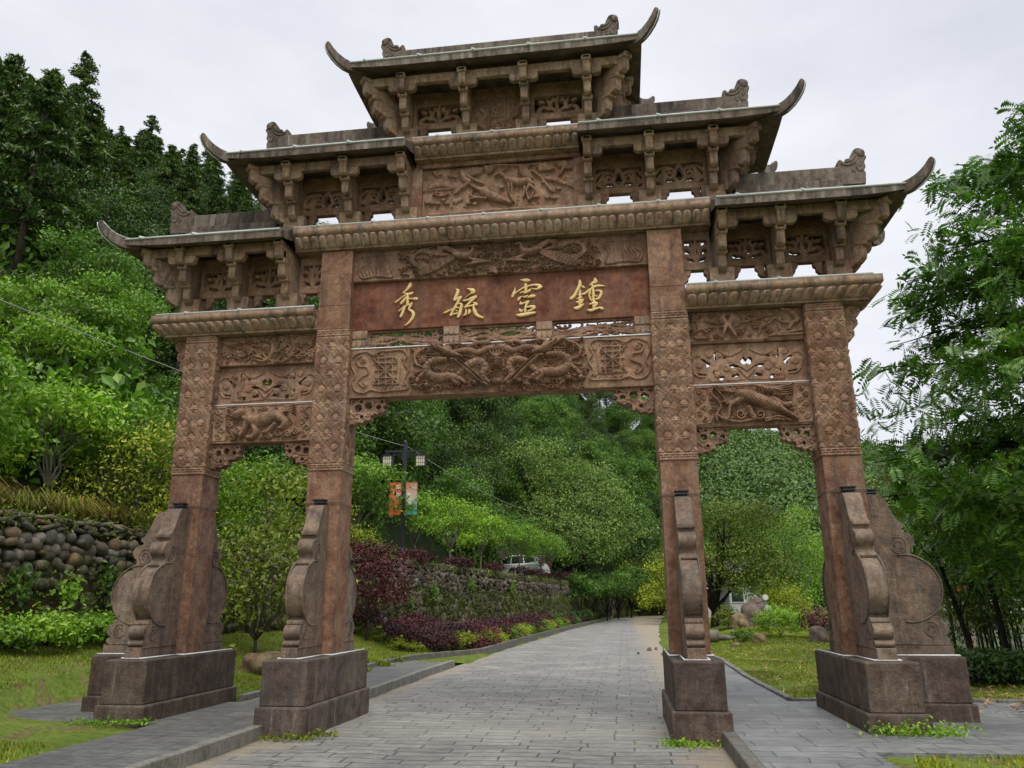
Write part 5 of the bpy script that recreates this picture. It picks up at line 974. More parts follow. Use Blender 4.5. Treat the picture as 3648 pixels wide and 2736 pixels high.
# ------------------------------------------------------------------ cobble retaining wall
t = NT('cobble_stone'); g = t.n('ShaderNodeNewGeometry'); rc = t.ramp(g.outputs['Random Per Island'], (0, (.085, .075, .06)), (.25, (.17, .155, .13)), (.5, (.24, .20, .15)), (.75, (.30, .26, .20)), (.9, (.30, .19, .11)), (1, (.36, .34, .30)))
k = t.noise(6, 5, .7); sp = t.n('ShaderNodeSeparateXYZ'); t.l(t.co, sp.inputs[0])
low = t.ramp(t.math('ADD', t.math('MULTIPLY', sp.outputs[2], .33), t.math('MULTIPLY', t.math('SUBTRACT', t.noise(.9, 4), .5), .5)), (.74, 1.), (.90, .0))
rc = t.mix(1, rc, t.ramp(k, (.3, .42), (.7, 1.0)), 'MULTIPLY'); moss = t.math('MULTIPLY', t.ramp(t.noise(2.2, 6, .7), (.40, 0.), (.56, 1.)), t.math('ADD', t.math('MULTIPLY', low, .75), .22)); rc = t.mix(moss, rc, t.mix(t.ramp(t.noise(5, 4), (.35, 0.), (.65, 1.)), (.020, .017, .010), (.055, .065, .012))); t.bump(k, .5, .03); M['cobble'] = t.fin(rc, .85, .2)
t = NT('mossy_mortar'); k = t.noise(3.2, 6, .7); M['mortar'] = t.fin(t.mix(t.ramp(k, (.38, 0.), (.62, 1.)), (.022, .019, .013), (.055, .055, .016)), .95, .1); t.bump(t.noise(14, 5), .7, .05)
wall = empty('retaining_wall', (-9, 2, 0), 0, 'long mossy cobblestone retaining wall running beside the road under a row of young trees', 'wall')
def wpt(y, off): x = np.interp(y, YW, XW); dx = (np.interp(y + .3, YW, XW) - np.interp(y - .3, YW, XW)) / .6; n_ = np.array([1, -dx]) / math.hypot(1, dx); return x + n_[0] * off, y + n_[1] * off
ys = np.r_[np.arange(-12, 60, .8), np.arange(60, 118, 2.5)]; rows = []
for y in ys:
    zt = np.interp(y, YW, ZW) - .05
    for off, z in ((-.5, -.2), (-.5, zt), (-.10, zt), (-.07, zt - .9), (.06, zt - 1.0), (.14, -.2)): rows.append((*wpt(y, off), z))
m = MB(); n = len(ys); m.add([(a + 9, b - 2, c) for a, b, c in rows], [(i * 6 + j, i * 6 + j + 1, (i + 1) * 6 + j + 1, (i + 1) * 6 + j) for i in range(n - 1) for j in range(5)]); m.build('core', M['mortar'], wall)
ico = bmesh.new(); bmesh.ops.create_icosphere(ico, subdivisions=2, radius=1); IV = np.array([v.co[:] for v in ico.verts]); IF = np.array([[v.index for v in f.verts] for f in ico.faces]); ico.free()
rg = np.random.default_rng(21); VV = []; FF = []; nb = 0
def stone_at(y, z, ry, rz_, rd, off, sharp=1.):
    global nb
    v = np.sign(IV) * abs(IV) ** sharp * (1 + .14 * np.sin(IV[:, :1] * 3 + y * 7) + .12 * np.sin(IV[:, 1:2] * 4 + z * 9)); a = rg.normal(0, .22); px, py = wpt(y, off); dx = (np.interp(y + .3, YW, XW) - np.interp(y - .3, YW, XW)) / .6; ln = math.hypot(1, dx)
    ty, tzv = v[:, 1] * ry * math.cos(a) - v[:, 2] * rz_ * math.sin(a), v[:, 1] * ry * math.sin(a) + v[:, 2] * rz_ * math.cos(a)
    VV.append(np.stack([px + 9 + v[:, 0] * rd / ln + ty * dx / ln, py - 2 - v[:, 0] * rd * dx / ln + ty / ln, z + tzv], 1)); FF.append(IF + nb); nb += len(IV)
for y0, y1, s_ in ((-9, 16, 1.), (16, 44, 1.05), (44, 100, 1.8)):
    zr = 0
    for row in range(int(5 / s_)):      # upper cobbles
        y = y0
        while y < y1:
            r_ = rg.uniform(.075, .205) * s_; zt = np.interp(y, YW, ZW); z = zt - .34 - (row + .5) * .175 * s_ + rg.normal(0, .045); stone_at(y, z, r_, min(r_, .14 * s_) * rg.uniform(.6, 1.1), .13, -.045 + rg.normal(0, .02), .72); y += r_ * rg.uniform(1.7, 2.1)
    y = y0
    while y < y1:      # thin slabs of the coping
        for q in range(3):
            w_ = rg.uniform(.14, .26) * s_; zt = np.interp(y, YW, ZW); stone_at(y + q * .1, zt - .05 - q * .085, w_, .042, .13, -.095, .42)
        y += .42 * s_
    for row in range(int(6 / s_)):      # large angular blocks below, half buried in moss
        y = y0
        while y < y1:
            r_ = rg.uniform(.14, .30) * s_; zt = np.interp(y, YW, ZW); z = zt - 1.32 - row * .30 * s_ + rg.normal(0, .05)
            if rg.random() < .7: stone_at(y, z, r_, rg.uniform(.10, .24) * s_, .10, .015 + .016 * row, .55)
            y += r_ * 2.0
mesh_np('stonework', np.vstack(VV), np.vstack(FF), M['cobble'], wall, True)
# moss and weeds on the wall
rg = np.random.default_rng(31); n = 4200; y = rg.uniform(-9, 70, n); zt = np.interp(y, YW, ZW); top = rg.random(n) < .45; z = np.where(top, zt + rg.uniform(-.25, .05, n), zt - 1.05 - rg.random(n) * 1.2); P = np.array([(*wpt(a, .12 if not b else -.02), c) for a, b, c in zip(y, top, z)]); P = np.repeat(P, 7, 0) + rg.normal(0, .07, (n * 7, 3)); V, F = leaves(P, unit(len(P), rg) + [.8, -.3, .3], .075, .6, rg, .3); o = mesh_np('wall_moss', V - [-9, 2, 0], F, M['leaf_olive'], wall); o['kind'] = 'stuff'
rg = np.random.default_rng(33)
for i, (y, z, r_) in enumerate(((1.9, 2.0, .55), (3.2, 1.9, .45), (4.3, 2.15, .5), (6.2, 2.2, .4), (17.5, 2.7, .45), (22, 2.1, .5), (27, 2.5, .6), (34, 2.5, .6), (19.5, 1.7, .5))):
    P = np.array([*wpt(y, .2), z]); C = P + rg.normal(0, r_ * .36, (130, 3)) * [.35, 1, .9]; V, F = leaves(C - P, unit(130, rg) + [1, -.5, .4], .11, .75, rg, .5); o = mesh_np('climbing_weed', V, F, M['leaf_bright' if i % 2 else 'leaf_mid']); o.location = P; tag(o, 'leafy climbing weed rooted in the face of the mossy cobble wall', 'weed', 'weeds growing from the cobble wall')

# ------------------------------------------------------------------ planting by the gate
US = USED
def grass_clump(seed, n, ln, mat, label, group, cat='grass clump', droop=.9):
    rg = np.random.default_rng(seed); V = []; F = []
    for i in range(n):
        a = rg.uniform(0, 6.28); b = np.array([rg.normal(0, .10), rg.normal(0, .10), 0]); l = ln * rg.uniform(.6, 1.15); out = rg.uniform(.25, .75) * l; d = np.array([math.cos(a), math.sin(a), 0]); p = np.array([-d[1], d[0], 0]) * .011; k = len(V)
        for t_ in (0, .35, .7, 1): q = b + d * out * t_ ** 1.3 + np.array([0, 0, l * (t_ * 1.1 - droop * t_ ** 2.2)]); w_ = 1 - t_ * .85; V += [q - p * w_, q + p * w_]
        for j in range(3): F.append((k + 2 * j, k + 2 * j + 1, k + 2 * j + 3, k + 2 * j + 2))
    o = mesh_np('grass_clump', np.array(V), np.array(F), M[mat], None); o.location = (0, 0, -50); return tag(o, label, cat, group)
gc = [grass_clump(s_, 230, 1.5, mt, 'tall arching grass clump drooping over the top of the cobble wall', 'arching grass on the wall top') for s_, mt in ((1, 'dry'), (2, 'blade'))]
def spots(lst, z=None, seed=0):
    r2 = np.random.default_rng(seed); return [((x, y, tz1(x, y) - .03 if z is None else z), r2.uniform(0, 6.28), s_) for x, y, s_ in lst]
place(gc[0], spots([(-10.3, .6, 1.1), (-10.2, 1.5, 1.2), (-10.4, 2.2, 1.2), (-10, 3.2, 1.1), (-9.9, 4.2, 1.1), (-9.8, 5.2, 1.), (-8.9, 15.5, 1.), (-8.4, 17.2, 1.), (-8.1, 18.6, 1.)], 3.2), US)
place(gc[1], spots([(-10.1, 1.1, 1.1), (-10.0, 2.7, 1.1), (-9.9, 3.8, 1.1), (-9.7, 5.8, 1.1), (-9.5, 7, 1.), (-8.6, 16.4, 1.1), (-8.2, 17.9, 1.), (-7.9, 19.6, 1.)], 3.2, 1), US)
tr = [broad(41 + s_, 3.1, 1.3, 8, .13, 330, 15, 'leaf_bright', 'young_tree', 'young bright green tree on the terrace just behind the cobble wall', 'young trees on the terrace above the wall', 'bark_pale', .42, .05, .17) for s_ in (0, 1)]
place(tr[0], spots([(-11.3, 2.0, 1.15), (-10.9, 4.6, 1.1), (-7.1, 22, 1.05), (-6.0, 32, 1.15), (-4.6, 38.6, 1.1), (-3.75, 43.2, 1.05), (-9.4, 12.5, 1.)], None, 3), US)
place(tr[1], spots([(-11.6, .3, 1.2), (-10.7, 6.2, 1.1), (-6.7, 27.2, 1.15), (-5.4, 35.5, 1.1), (-3.35, 46.2, 1.05), (-10.2, 8.9, 1.15), (-8.2, 17.6, 1.25)], None, 4), US)
td = broad(45, 3.4, 1.7, 8, .16, 380, 14, 'leaf_mid', 'young_tree', 'dark leafy young tree at the far end of the terrace beyond the parked car', 'darker trees at the far end of the terrace', 'bark_dark', .3, .06, .2)
place(td, spots([(-1.6, 52, 1.1), (-.8, 58, 1.2), (.2, 64, 1.3), (1.2, 71, 1.4), (-3, 56, 1.1), (2.6, 80, 1.7), (-1.9, 66, 1.7)], None, 5), US)
pl = broad(46, 3.6, 1.8, 8, .18, 380, 14, 'leaf_mid', 'young_tree', 'leafy green bush tree behind the street lamp on the terrace', None, 'bark', .2, .07, .22); pl.location = (-9.0, 18.2, 3.1)
# large spreading tree behind the parked car
b_ = broad(51, 13.6, 8.2, 17, .27, 2600, 13, 'leaf_sage', 'spreading_tree', 'huge spreading broadleaf tree rising behind the parked white car', None, 'bark_dark', .16, .34, .5, 'tree', (-3.6, 62, tz1(-3.6, 62) - .2), .42)
broad(52, 11, 5.5, 11, .32, 800, 12, 'leaf_dark', 'spreading_tree', 'dark tall tree standing right of the huge spreading tree', None, 'bark_dark', .2, .3, .45, 'tree', (5.2, 92, 1.), .5)
# open shrub tree in front of the wall, between the two left pillars
broad(55, 4.4, 2.0, 10, .13, 560, 12, 'leaf_olive', 'shrub_tree', 'open branching olive green shrub tree seen between the two left pillars', None, 'bark', .18, .05, .26, 'tree', (-6.9, 7.0, .45), .6)
broad(56, 3.0, 1.7, 9, .10, 420, 12, 'leaf_yellow', 'flowering_shrub', 'yellow green shrub with loose twigs spilling over the wall beside the outer left pillar', None, 'bark', .15, .04, .22, 'shrub', (-9.5, 5.6, 2.7), .6)
broad(57, 3.0, 1.5, 9, .12, 420, 12, 'leaf_maple', 'purple_maple', 'maroon leaved maple against the cobble wall beside the tall left pillar', None, 'bark', .3, .04, .22, 'tree', (-6.35, 13.6, .65), .5)
broad(58, 2.0, 1.2, 8, .10, 260, 12, 'leaf_yellow', 'flowering_shrub', 'yellow green bush with pale flowers above the maroon maple', None, 'bark', .15, .03, .2, 'shrub', (-8.0, 15.6, 3.0), .6)
GP = 'low purple hedge plants beside the cobble wall'
pb = [bush('purple_bush', .62, .72, 'leaf_purple', .075, 1500, 61 + s_, 'dense purple leaved bush in the hedge bed below the cobble wall', GP) for s_ in (0, 1)]
pm = bush('purple_bush', .6, .72, 'leaf_maple', .075, 1500, 63, 'reddish purple bush in the hedge bed below the cobble wall', 'reddish purple hedge plants beside the cobble wall')
gb = bush('green_bush', .5, .62, 'leaf_yellow', .07, 1300, 64, 'clipped yellow green bush in the bed along the road', 'clipped bright bushes along the road'); gg = bush('green_bush', .52, .64, 'leaf_bright', .07, 1300, 65, 'bright green rounded bush in the bed along the road', 'bright green bushes along the road'); dk = bush('green_bush', .6, .85, 'leaf_dark', .09, 1300, 66, 'dark green rounded bush near the far end of the roadside bed', 'dark green bushes at the far end of the roadside bed')
r2 = np.random.default_rng(8)
A = []; B2 = []; C2 = []
for x in np.arange(-7.4, -4.2, .75):
    for j, y in enumerate(np.arange(14.6, 19.8, .85)):
        if x < np.interp(y, YW, XW) + .7: continue
        (A, B2, C2)[int(r2.integers(0, 3))].append((x + r2.normal(0, .12), y + r2.normal(0, .12), r2.uniform(.9, 1.15)))
K = {'p': [], 'm': [], 'y': [], 'g': [], 'd': []}
def xb(y, o): return float(np.interp(y, YL, XL) - o)
seq = 'ymypgmyygmypgyymgdyppdgdpdpddpdpddpd'; y = 16.6
for i, c in enumerate(seq): K[c].append((xb(y, .50 if c in 'yg' else .75), y, 1.0 if c in 'yg' else 1.15)); y += .80 + .018 * y
y = 16.2
for i in range(20): K['pm'[i % 2]].append((xb(y, 1.45), y + .3, 1.3)); y += 1.0 + .016 * y
K['y'].append((-3.62, 15.35, 1.02)); K['m'] += [(-3.25, 15.6, .7), (-3.1, 16.4, .75)]; K['p'] += [(-3.55, 16.3, .8)]
place(pb[0], spots(A + K['p'], None, 1), US); place(pb[1], spots(B2, None, 2), US); place(pm, spots(C2 + K['m'], None, 3), US); place(gb, spots(K['y'], None, 4), US); place(gg, spots(K['g'], None, 5), US); place(dk, spots(K['d'], None, 6), US)
fl = bush('flowering_bush', .38, .42, 'leaf_yellow', .06, 700, 67, 'low yellow green plant with pale flowers at the front of the purple hedge', 'pale flowering plants in front of the purple hedge'); place(fl, spots([(-6.9, 14.0, 1), (-6.2, 14.2, .9), (-5.5, 14.1, 1), (-4.9, 14.3, .9), (-3.1, 17.6, .8), (-2.95, 19.2, .8), (-2.9, 21, .8), (-2.8, 23.4, .9)], None, 7), US)
wt = bush('purple_bush', .62, .60, 'leaf_purple', .085, 1300, 68, 'purple bush spilling over the edge of the wall top', 'purple bushes along the wall top'); place(wt, spots([(float(np.interp(y, YW, XW)) - .12, y, s_) for y, s_ in ((20.2, 1.), (21.2, .95), (25.4, .95), (26.6, .95), (31.5, 1.), (36.5, 1.), (41, 1.1), (46.5, 1.2), (52, 1.2), (58, 1.3), (65, 1.4), (72, 1.4), (80, 1.6))], 3.16, 8), US)
for o in children(wt): pass
lb = bush('green_bush', .7, .62, 'leaf_bright', .10, 1500, 69, 'low bright green bush at the foot of the wall left of the gateway', 'low green bushes at the foot of the wall left of the gateway'); place(lb, spots([(-9.0, 1.2, 1.), (-8.8, 2.2, 1.05), (-8.7, 3.2, 1.), (-8.5, 4.1, .95), (-8.3, 5.0, .8), (-5.6, 6.6, .55), (-5.9, 7.2, .5)], None, 9), US)
bush('dark_bush', .45, .45, 'leaf_purple', .08, 900, 70, 'small dark bush beside the low green bushes left of the gateway', None, (-7.7, 4.4, tz1(-7.7, 4.4)))
# right of the road
bush('round_bush', .85, 1.05, 'leaf_bright', .065, 5200, 71, 'neatly clipped round green bush on the lawn right of the road', None, (7.0, 17.6, tz1(7, 17.6) - .02)); bush('purple_bush', .75, .98, 'leaf_maple', .085, 1900, 72, 'dark purple bush on the lawn beside the clipped round bush', None, (8.25, 16.6, tz1(8, 16.6) - .02)); bush('tufted_bush', .62, 1.0, 'leaf_olive', .10, 1500, 73, 'tufted olive bush beside the boulders under the round tree', None, (6.35, 26.2, tz1(6.3, 26))); bush('green_bush', .4, .35, 'leaf_mid', .09, 500, 74, 'small weedy bush on the lawn in front of the log', None, (5.7, 17.2, tz1(5.7, 17.2)))
rt_ = broad(81, 6.4, 2.9, 13, .15, 1500, 14, 'leaf_olive', 'round_tree', 'thick round crowned tree with a dark trunk standing right of the road', None, 'bark_dark', .24, .24, .24, 'tree', (6.25, 30.5, tz1(6.25, 30.5) - .1), .6)
[setattr(c_, 'location', (1.5, 0, 0)) for c_ in children(rt_) if c_.name.startswith('crown')]
broad(82, 2.5, 1.6, 7, .15, 300, 12, 'leaf_yellow', 'green_bush', 'yellow tinged bushy shrub beside the round crowned tree', None, 'bark', .1, .05, .22, 'bush', (9.9, 33.5, tz1(9.9, 33.5)), .6)
broad(83, 7.8, 3.0, 12, .15, 800, 13, 'leaf_bright', 'feathery_tree', 'pale feathery green tree between the round tree and the lake', None, 'bark_pale', .12, .12, .3, 'tree', (13.4, 45, .2), .7); broad(84, 6.6, 2.7, 11, .15, 700, 13, 'leaf_mid', 'feathery_tree', 'green feathery tree right behind the round crowned tree', None, 'bark', .12, .12, .3, 'tree', (11.2, 40, .2), .7)
mt = broad(85, 6.5, 3.4, 9, .3, 460, 12, 'leaf_mid', 'lakeside_tree', 'leafy tree in the row behind the lawn at the foot of the far hill', 'trees at the foot of the far hill', 'bark', .15, .15, .4); place(mt, spots([(11, 60, 1.), (15, 66, 1.1), (19, 70, 1.2), (8, 76, 1.2), (13, 84, 1.3), (20, 88, 1.4), (25, 96, 1.3), (31, 101, 1.3), (38, 104, 1.4), (17, 56, .9), (46, 100, 1.5), (9, 98, 1.5), (44, 84, 1.2), (50, 76, 1.3), (41, 94, 1.2), (47, 62, 1.2), (45, 48, 1.2)], None, 11), US)
yv = broad(86, 4.6, 2.2, 8, .2, 420, 12, 'leaf_yellow', 'roadside_tree', 'yellow green roadside tree seen beside the tall right pillar', 'yellow green trees right of the far road', 'bark', .1, .1, .28); place(yv, spots([(5.6, 52, 1.0), (6.3, 60, 1.25), (7.4, 68, 1.35), (9.0, 76, 1.4), (3.6, 90, 1.5), (6.8, 100, 1.6)], None, 12), US)
ro = broad(87, 5.2, 2.8, 9, .24, 620, 12, 'leaf_mid', 'roadside_tree', 'leafy tree closing the view where the paved road bends away', 'trees where the road bends away', 'bark', .06, .1, .3); place(ro, spots([(-.6, 86, 1.2), (1.6, 96, 1.4), (4.6, 106, 1.5), (8.6, 112, 1.5), (11.4, 104, 1.4), (12.8, 94, 1.3), (.6, 104, 1.5), (-3, 92, 1.4), (3.2, 116, 1.7), (7, 122, 1.7), (12, 120, 1.7), (10.5, 86, 1.2), (-6, 84, 1.4), (-6.6, 72, 1.3)], None, 14), US)
# ---- wingnut tree with hanging catkins at the right edge
def wingnut():
    rg = np.random.default_rng(91); base = np.array([12.6, 5.2, .1]); zk = [2.0, 3.3, 4.3, 5.3, 6.3, 7.3, 9, 10, 11, 11.9]; xk = [8.6, 7.25, 7.05, 7.5, 7.1, 8.5, 8.55, 8.8, 9.3, 9.9]
    mb = MB(); tr_ = [base, base + [-.1, 0, 2.5], base + [-.25, .1, 6], base + [-.5, 0, 9.5], base + [-1.0, 0, 11.2]]; mb.tube([tuple(p) for p in tr_], [.34, .27, .19, .10, .04], 9)
    SV = []; SF = []; cat = []; nb_ = 0
    def spray(p, Ln, big=1.):
        nonlocal SV, SF, nb_
        dirv = np.array([rg.normal(-.35, .7), rg.normal(-.15, .7), rg.normal(-.2, .45)]); dirv /= np.linalg.norm(dirv); up = np.array([0, 0, 1.]) + rg.normal(0, .6, 3); sd_ = np.cross(dirv, up); sd_ /= np.linalg.norm(sd_); nn = np.cross(sd_, dirv)
        for q in range(8):
            s_ = (q + .6) / 8; c = p + dirv * Ln * s_ - np.array([0, 0, 1]) * .2 * Ln * s_ * s_ * 2; ll = .125 * big * (.65 + .7 * math.sin(s_ * 2.6)) * rg.uniform(.85, 1.15)
            for sg in ((-1, 1) if q < 7 else (0,)):
                ax = (sd_ * sg + dirv * .45 - nn * .18) if sg else dirv; ax = ax / np.linalg.norm(ax); w_ = np.cross(ax, nn) * ll * .19; SV += [c, c + ax * ll * .5 + w_, c + ax * ll, c + ax * ll * .5 - w_]; SF.append((nb_, nb_ + 1, nb_ + 2, nb_ + 3)); nb_ += 4
    for i in range(150):      # leaf masses between the branches
        z = rg.uniform(2.2, 10.9); xm = np.interp(z, zk, xk) + .55; x = xm + (13.2 - xm) * rg.random() ** 1.1; cc = np.array([x, rg.uniform(2.6, 7.8), z])
        if rg.random() < .25 * (z > 7.2): continue
        for k in range(24): spray(cc + rg.normal(0, 1, 3) * [.42, .42, .26], rg.uniform(.26, .40), .85)
    for i in range(74):
        z = rg.uniform(2.1, 11.7); xm = np.interp(z, zk, xk); u = rg.random() ** 1.7; tip = np.array([xm + u * (13.5 - xm), 5.2 + rg.uniform(-2.8, 2.8), z]); st = np.array([12.4, 5.2, min(max(z - .2 * (12.6 - tip[0]) + .3, 1.8), 10.5)]); md = (st + tip) / 2 + [0, rg.normal(0, .3), .35]
        C = catmull([st, md, tip], 8); mb.tube([tuple(p) for p in C], list(np.linspace(.055, .010, len(C))), 5, False); L_ = len(C)
        for k in range(50):
            t_ = rg.uniform(.30, 1.02) ** .7; j = min(t_, 1) * (L_ - 1); a = int(min(j, L_ - 2)); p = C[a] + (C[a + 1] - C[a]) * (j - a) + rg.normal(0, .16, 3); dirv = np.array([rg.normal(-.45, .6), rg.normal(-.15, .7), rg.normal(-.12, .3)]); dirv /= np.linalg.norm(dirv); up = np.array([0, 0, 1.]) + rg.normal(0, .35, 3); sd_ = np.cross(dirv, up); sd_ /= np.linalg.norm(sd_); nn = np.cross(sd_, dirv); Ln = rg.uniform(.28, .46); spray(p, Ln)
            for q in ():
                s_ = (q + .6) / 8; c = p + dirv * Ln * s_ - np.array([0, 0, 1]) * .16 * Ln * s_ * s_ * 2; ll = .105 * (.65 + .7 * math.sin(s_ * 2.6)) * rg.uniform(.85, 1.15)
                for sg in ((-1, 1) if q < 7 else (0,)):
                    ax = (sd_ * sg + dirv * .45 - nn * .18) if sg else dirv; ax = ax / np.linalg.norm(ax); w_ = np.cross(ax, nn) * ll * .17; SV += [c, c + ax * ll * .5 + w_, c + ax * ll, c + ax * ll * .5 - w_]; SF.append((nb_, nb_ + 1, nb_ + 2, nb_ + 3)); nb_ += 4
        if z < 6.6 and len(cat) < 170:
            for k in range(7): t_ = rg.uniform(.35, 1); j = t_ * (L_ - 1); a = int(min(j, L_ - 2)); cat.append(C[a] + rg.normal(0, .22, 3))
    e = empty('wingnut_tree', tuple(base), 0, 'tall leafy tree with feathery leaves and hanging yellow green catkins at the right edge', 'tree'); mesh_np('crown', np.array(SV) - base, SF, M['leaf_wing'], e)
    o = mb.build('trunk', M['bark_dark'], e); o.location = tuple(-base)
    C2 = []; N2 = []
    for c in cat:
        L_ = rg.uniform(.22, .46); n = int(L_ / .013); s_ = np.arange(n) / n; P = c + np.stack([.02 * np.sin(s_ * 3), 0 * s_, -L_ * s_], 1); P = np.repeat(P, 2, 0) + rg.normal(0, .008, (2 * n, 3)); C2.append(P); N2.append(unit(2 * n, rg))
    V, F = leaves(np.vstack(C2), np.vstack(N2), .036, .8, rg, .2); mesh_np('catkins', V - base, F, M['catkin'], e)
wingnut()
def bamboo(x, y, n, H, seed, label, lean=(-.12, -.05), leaf='leaf_bamboo'):
    rg = np.random.default_rng(seed); e = empty('bamboo_clump', (x, y, tz1(x, y)), 0, label, 'bamboo', None); mb = MB(); Cs = []; Ns = []
    for i in range(n):
        b = np.array([rg.normal(0, .45), rg.normal(0, .45), -.1]); a = rg.uniform(0, 6.28); h = H * rg.uniform(.75, 1.1); d = np.array([math.cos(a) * .25 + lean[0], math.sin(a) * .25 + lean[1]]) * h; P = np.array([[b[0] + d[0] * t_ ** 2.2, b[1] + d[1] * t_ ** 2.2, h * (t_ - .16 * t_ ** 4)] for t_ in np.linspace(0, 1, 9)]); mb.tube([tuple(p) for p in P], list(np.linspace(.032, .006, 9)), 5)
        for k in range(34):
            t_ = rg.uniform(.25, 1.0); p = np.array([np.interp(t_ * 8, range(9), P[:, j]) for j in range(3)]); br = rg.uniform(.3, .9); aa = rg.uniform(0, 6.28); q = p + np.array([math.cos(aa), math.sin(aa), -.25]) * br; n_ = 15; s_ = rg.random((n_, 1)); Cs.append(p + (q - p) * s_ + rg.normal(0, .12, (n_, 3))); Ns.append(unit(n_, rg) * .8 + [0, 0, .4])
    V, F = leaves(np.vstack(Cs), np.vstack(Ns), .21, .15, rg, .8, .1); mesh_np('foliage', V, F, M[leaf], e); mb.build('culms', M['culm'], e)
rb = broad(88, 7.4, 3.4, 10, .2, 800, 13, 'leaf_dark', 'shade_tree', 'dark leafy tree standing behind the bamboo at the right edge', 'dark trees behind the bamboo', 'bark_dark', .12, .14, .34); place(rb, spots([(14.6, 12.5, 1.), (16.5, 17, 1.1), (13.6, 8.6, .8), (17, 9, 1.2)], .1, 15), US)
bamboo(11.5, 12.5, 24, 8.4, 1, 'bamboo clump arching behind the catkin tree beside the outer right pillar', (-.26, -.05)); bamboo(12.9, 10.5, 22, 8.0, 2, 'second bamboo clump deeper behind the catkin tree at the right edge', (-.08, 0)); bamboo(14.6, 13.5, 20, 8.6, 3, 'third bamboo clump farthest behind the catkin tree toward the lake', (-.05, 0), 'leaf_dark')
def slender(x, y, pts, lab, seed):
    rg = np.random.default_rng(seed); e = empty('slender_tree', (x, y, tz1(x, y)), 0, lab, 'tree'); mb = MB(); P = catmull(pts, 5); mb.tube([tuple(p) for p in P], list(np.linspace(.075, .02, len(P))), 7); Cs = []
    for k in range(16):
        t_ = rg.uniform(.3, 1) * (len(P) - 1); b = P[int(t_)]; d = np.array([rg.normal(0, .6), rg.normal(0, .6), rg.uniform(.0, .7)]); mb.tube([tuple(b), tuple(b + d * .6), tuple(b + d * 1.2)], [.018, .012, .004], 4); Cs.append(b + d * rg.uniform(.6, 1.3, (26, 1)) + rg.normal(0, .16, (26, 3)))
    C = np.vstack(Cs); V, F = leaves(C, unit(len(C), rg) * .7 + [0, 0, .5], .15, .3, rg, .6); mesh_np('crown', V, F, M['leaf_mid'], e); mb.build('trunk', M['bark_dark'], e)
slender(9.35, 8.0, [(0, 0, -.1), (-.2, 0, 1.1), (-.5, 0, 2.4), (-1.0, 0, 4.2)], 'thin dark leaning sapling standing in front of the lake', 1); slender(10.2, 8.4, [(0, 0, -.1), (-.1, 0, 1.5), (-.35, 0, 3.4), (-.5, 0, 5.4)], 'dark straight trunked sapling by the lake nearest the right edge', 2)
hd = bush('lakeside_bush', .62, .62, 'leaf_dark', .10, 1300, 75, 'dark green leafy bush in the hedge along the near lake bank', 'dark hedge along the near lake bank'); place(hd, spots([(7.4, 4.9, .85), (8.1, 5.0, 1.), (8.8, 4.8, 1.05), (9.5, 4.9, 1.1), (10.2, 4.6, 1.1), (8.5, 5.6, 1.), (9.2, 5.7, 1.)], None, 13), US)

# ---- grass, litter and weeds
t_rg = np.random.default_rng(101); V = []; F = []; cnt = 0
def blades(x0, x1, y0, y1, n, ln, cond=None, mat='blade', nm='grass'):
    rg = t_rg; x = rg.uniform(x0, x1, n); y = rg.uniform(y0, y1, n); k = (np.sin(x * 2.1 + 1) * np.sin(y * 1.7) + .5 * np.sin(x * 5.3) * np.sin(y * 4.9) + rg.normal(0, .35, n)) > -.55
    if cond is not None: k &= cond(x, y)
    x, y = x[k], y[k]; n = len(x); z = tz(x, y) - .005; a = rg.uniform(0, 6.28, n); l = ln * rg.uniform(.5, 1.3, n); w = .0055 + l * .05; c = np.stack([x, y, z], 1); d = np.stack([np.cos(a), np.sin(a), 0 * a], 1); p = np.stack([-np.sin(a), np.cos(a), 0 * a], 1); le = rg.uniform(.2, .8, n)
    o = np.stack([c - p * w[:, None], c + p * w[:, None], c + d * (l * le)[:, None] + [0, 0, 1] * l[:, None] + p * .001, c + d * (l * le * .35)[:, None] + [0, 0, 1] * (l * .6)[:, None] - p * (w * .9)[:, None]], 1).reshape(-1, 3)
    q = mesh_np(nm, o, np.arange(4 * n).reshape(n, 4), M[mat]); q['kind'] = 'stuff'; return q
nolawn = lambda x, y: ~((x > -7.15) & (y > -1.3) & (y < 1.1)) & (x > np.interp(y, YW, XW) + .15) & ~((x > -9.2) & (y < -1.2) & (y > -2.6 + .25 * np.sin(x * 2)))
blades(-10, -4.3, -1.3, 9, 46000, .045, nolawn); blades(-10, -4.25, -7, -2.5, 22000, .06, lambda x, y: nolawn(x, y) & (x < -4.25 - .5 * np.maximum(0, y + 3.2))); blades(-8, -4.35, 8, 14.6, 16000, .05, nolawn)
blades(-4.3, -1.0, 13.5, 46, 9000, .07, lambda x, y: (x < np.interp(y, YL, XL) - .15) & (x > np.interp(y, YL, XL) - .8))
blades(4.25, 10.3, 1.9, 24, 64000, .05); blades(4.2, 9.5, -6.5, -2.5, 26000, .065, lambda x, y: (x > 4.35 + .35 * np.maximum(0, y + 3.0)) & (y < -2.48 + .08 * np.sin(x * 4)))
blades(3.2, 8, 14, 40, 9000, .07, lambda x, y: (x > np.interp(y, YR, XR) + .9))
rg = np.random.default_rng(103); n = 900; x = rg.uniform(4.3, 10, n); y = rg.uniform(2, 15, n); C = np.stack([x, y, tz(x, y) + .055], 1); V, F = leaves(C, rg.normal(0, .3, (n, 3)) + [0, 0, 1], .12, .2, rg, 0, .1); mesh_np('fallen_leaves', V, F, M['litter'])['kind'] = 'stuff'
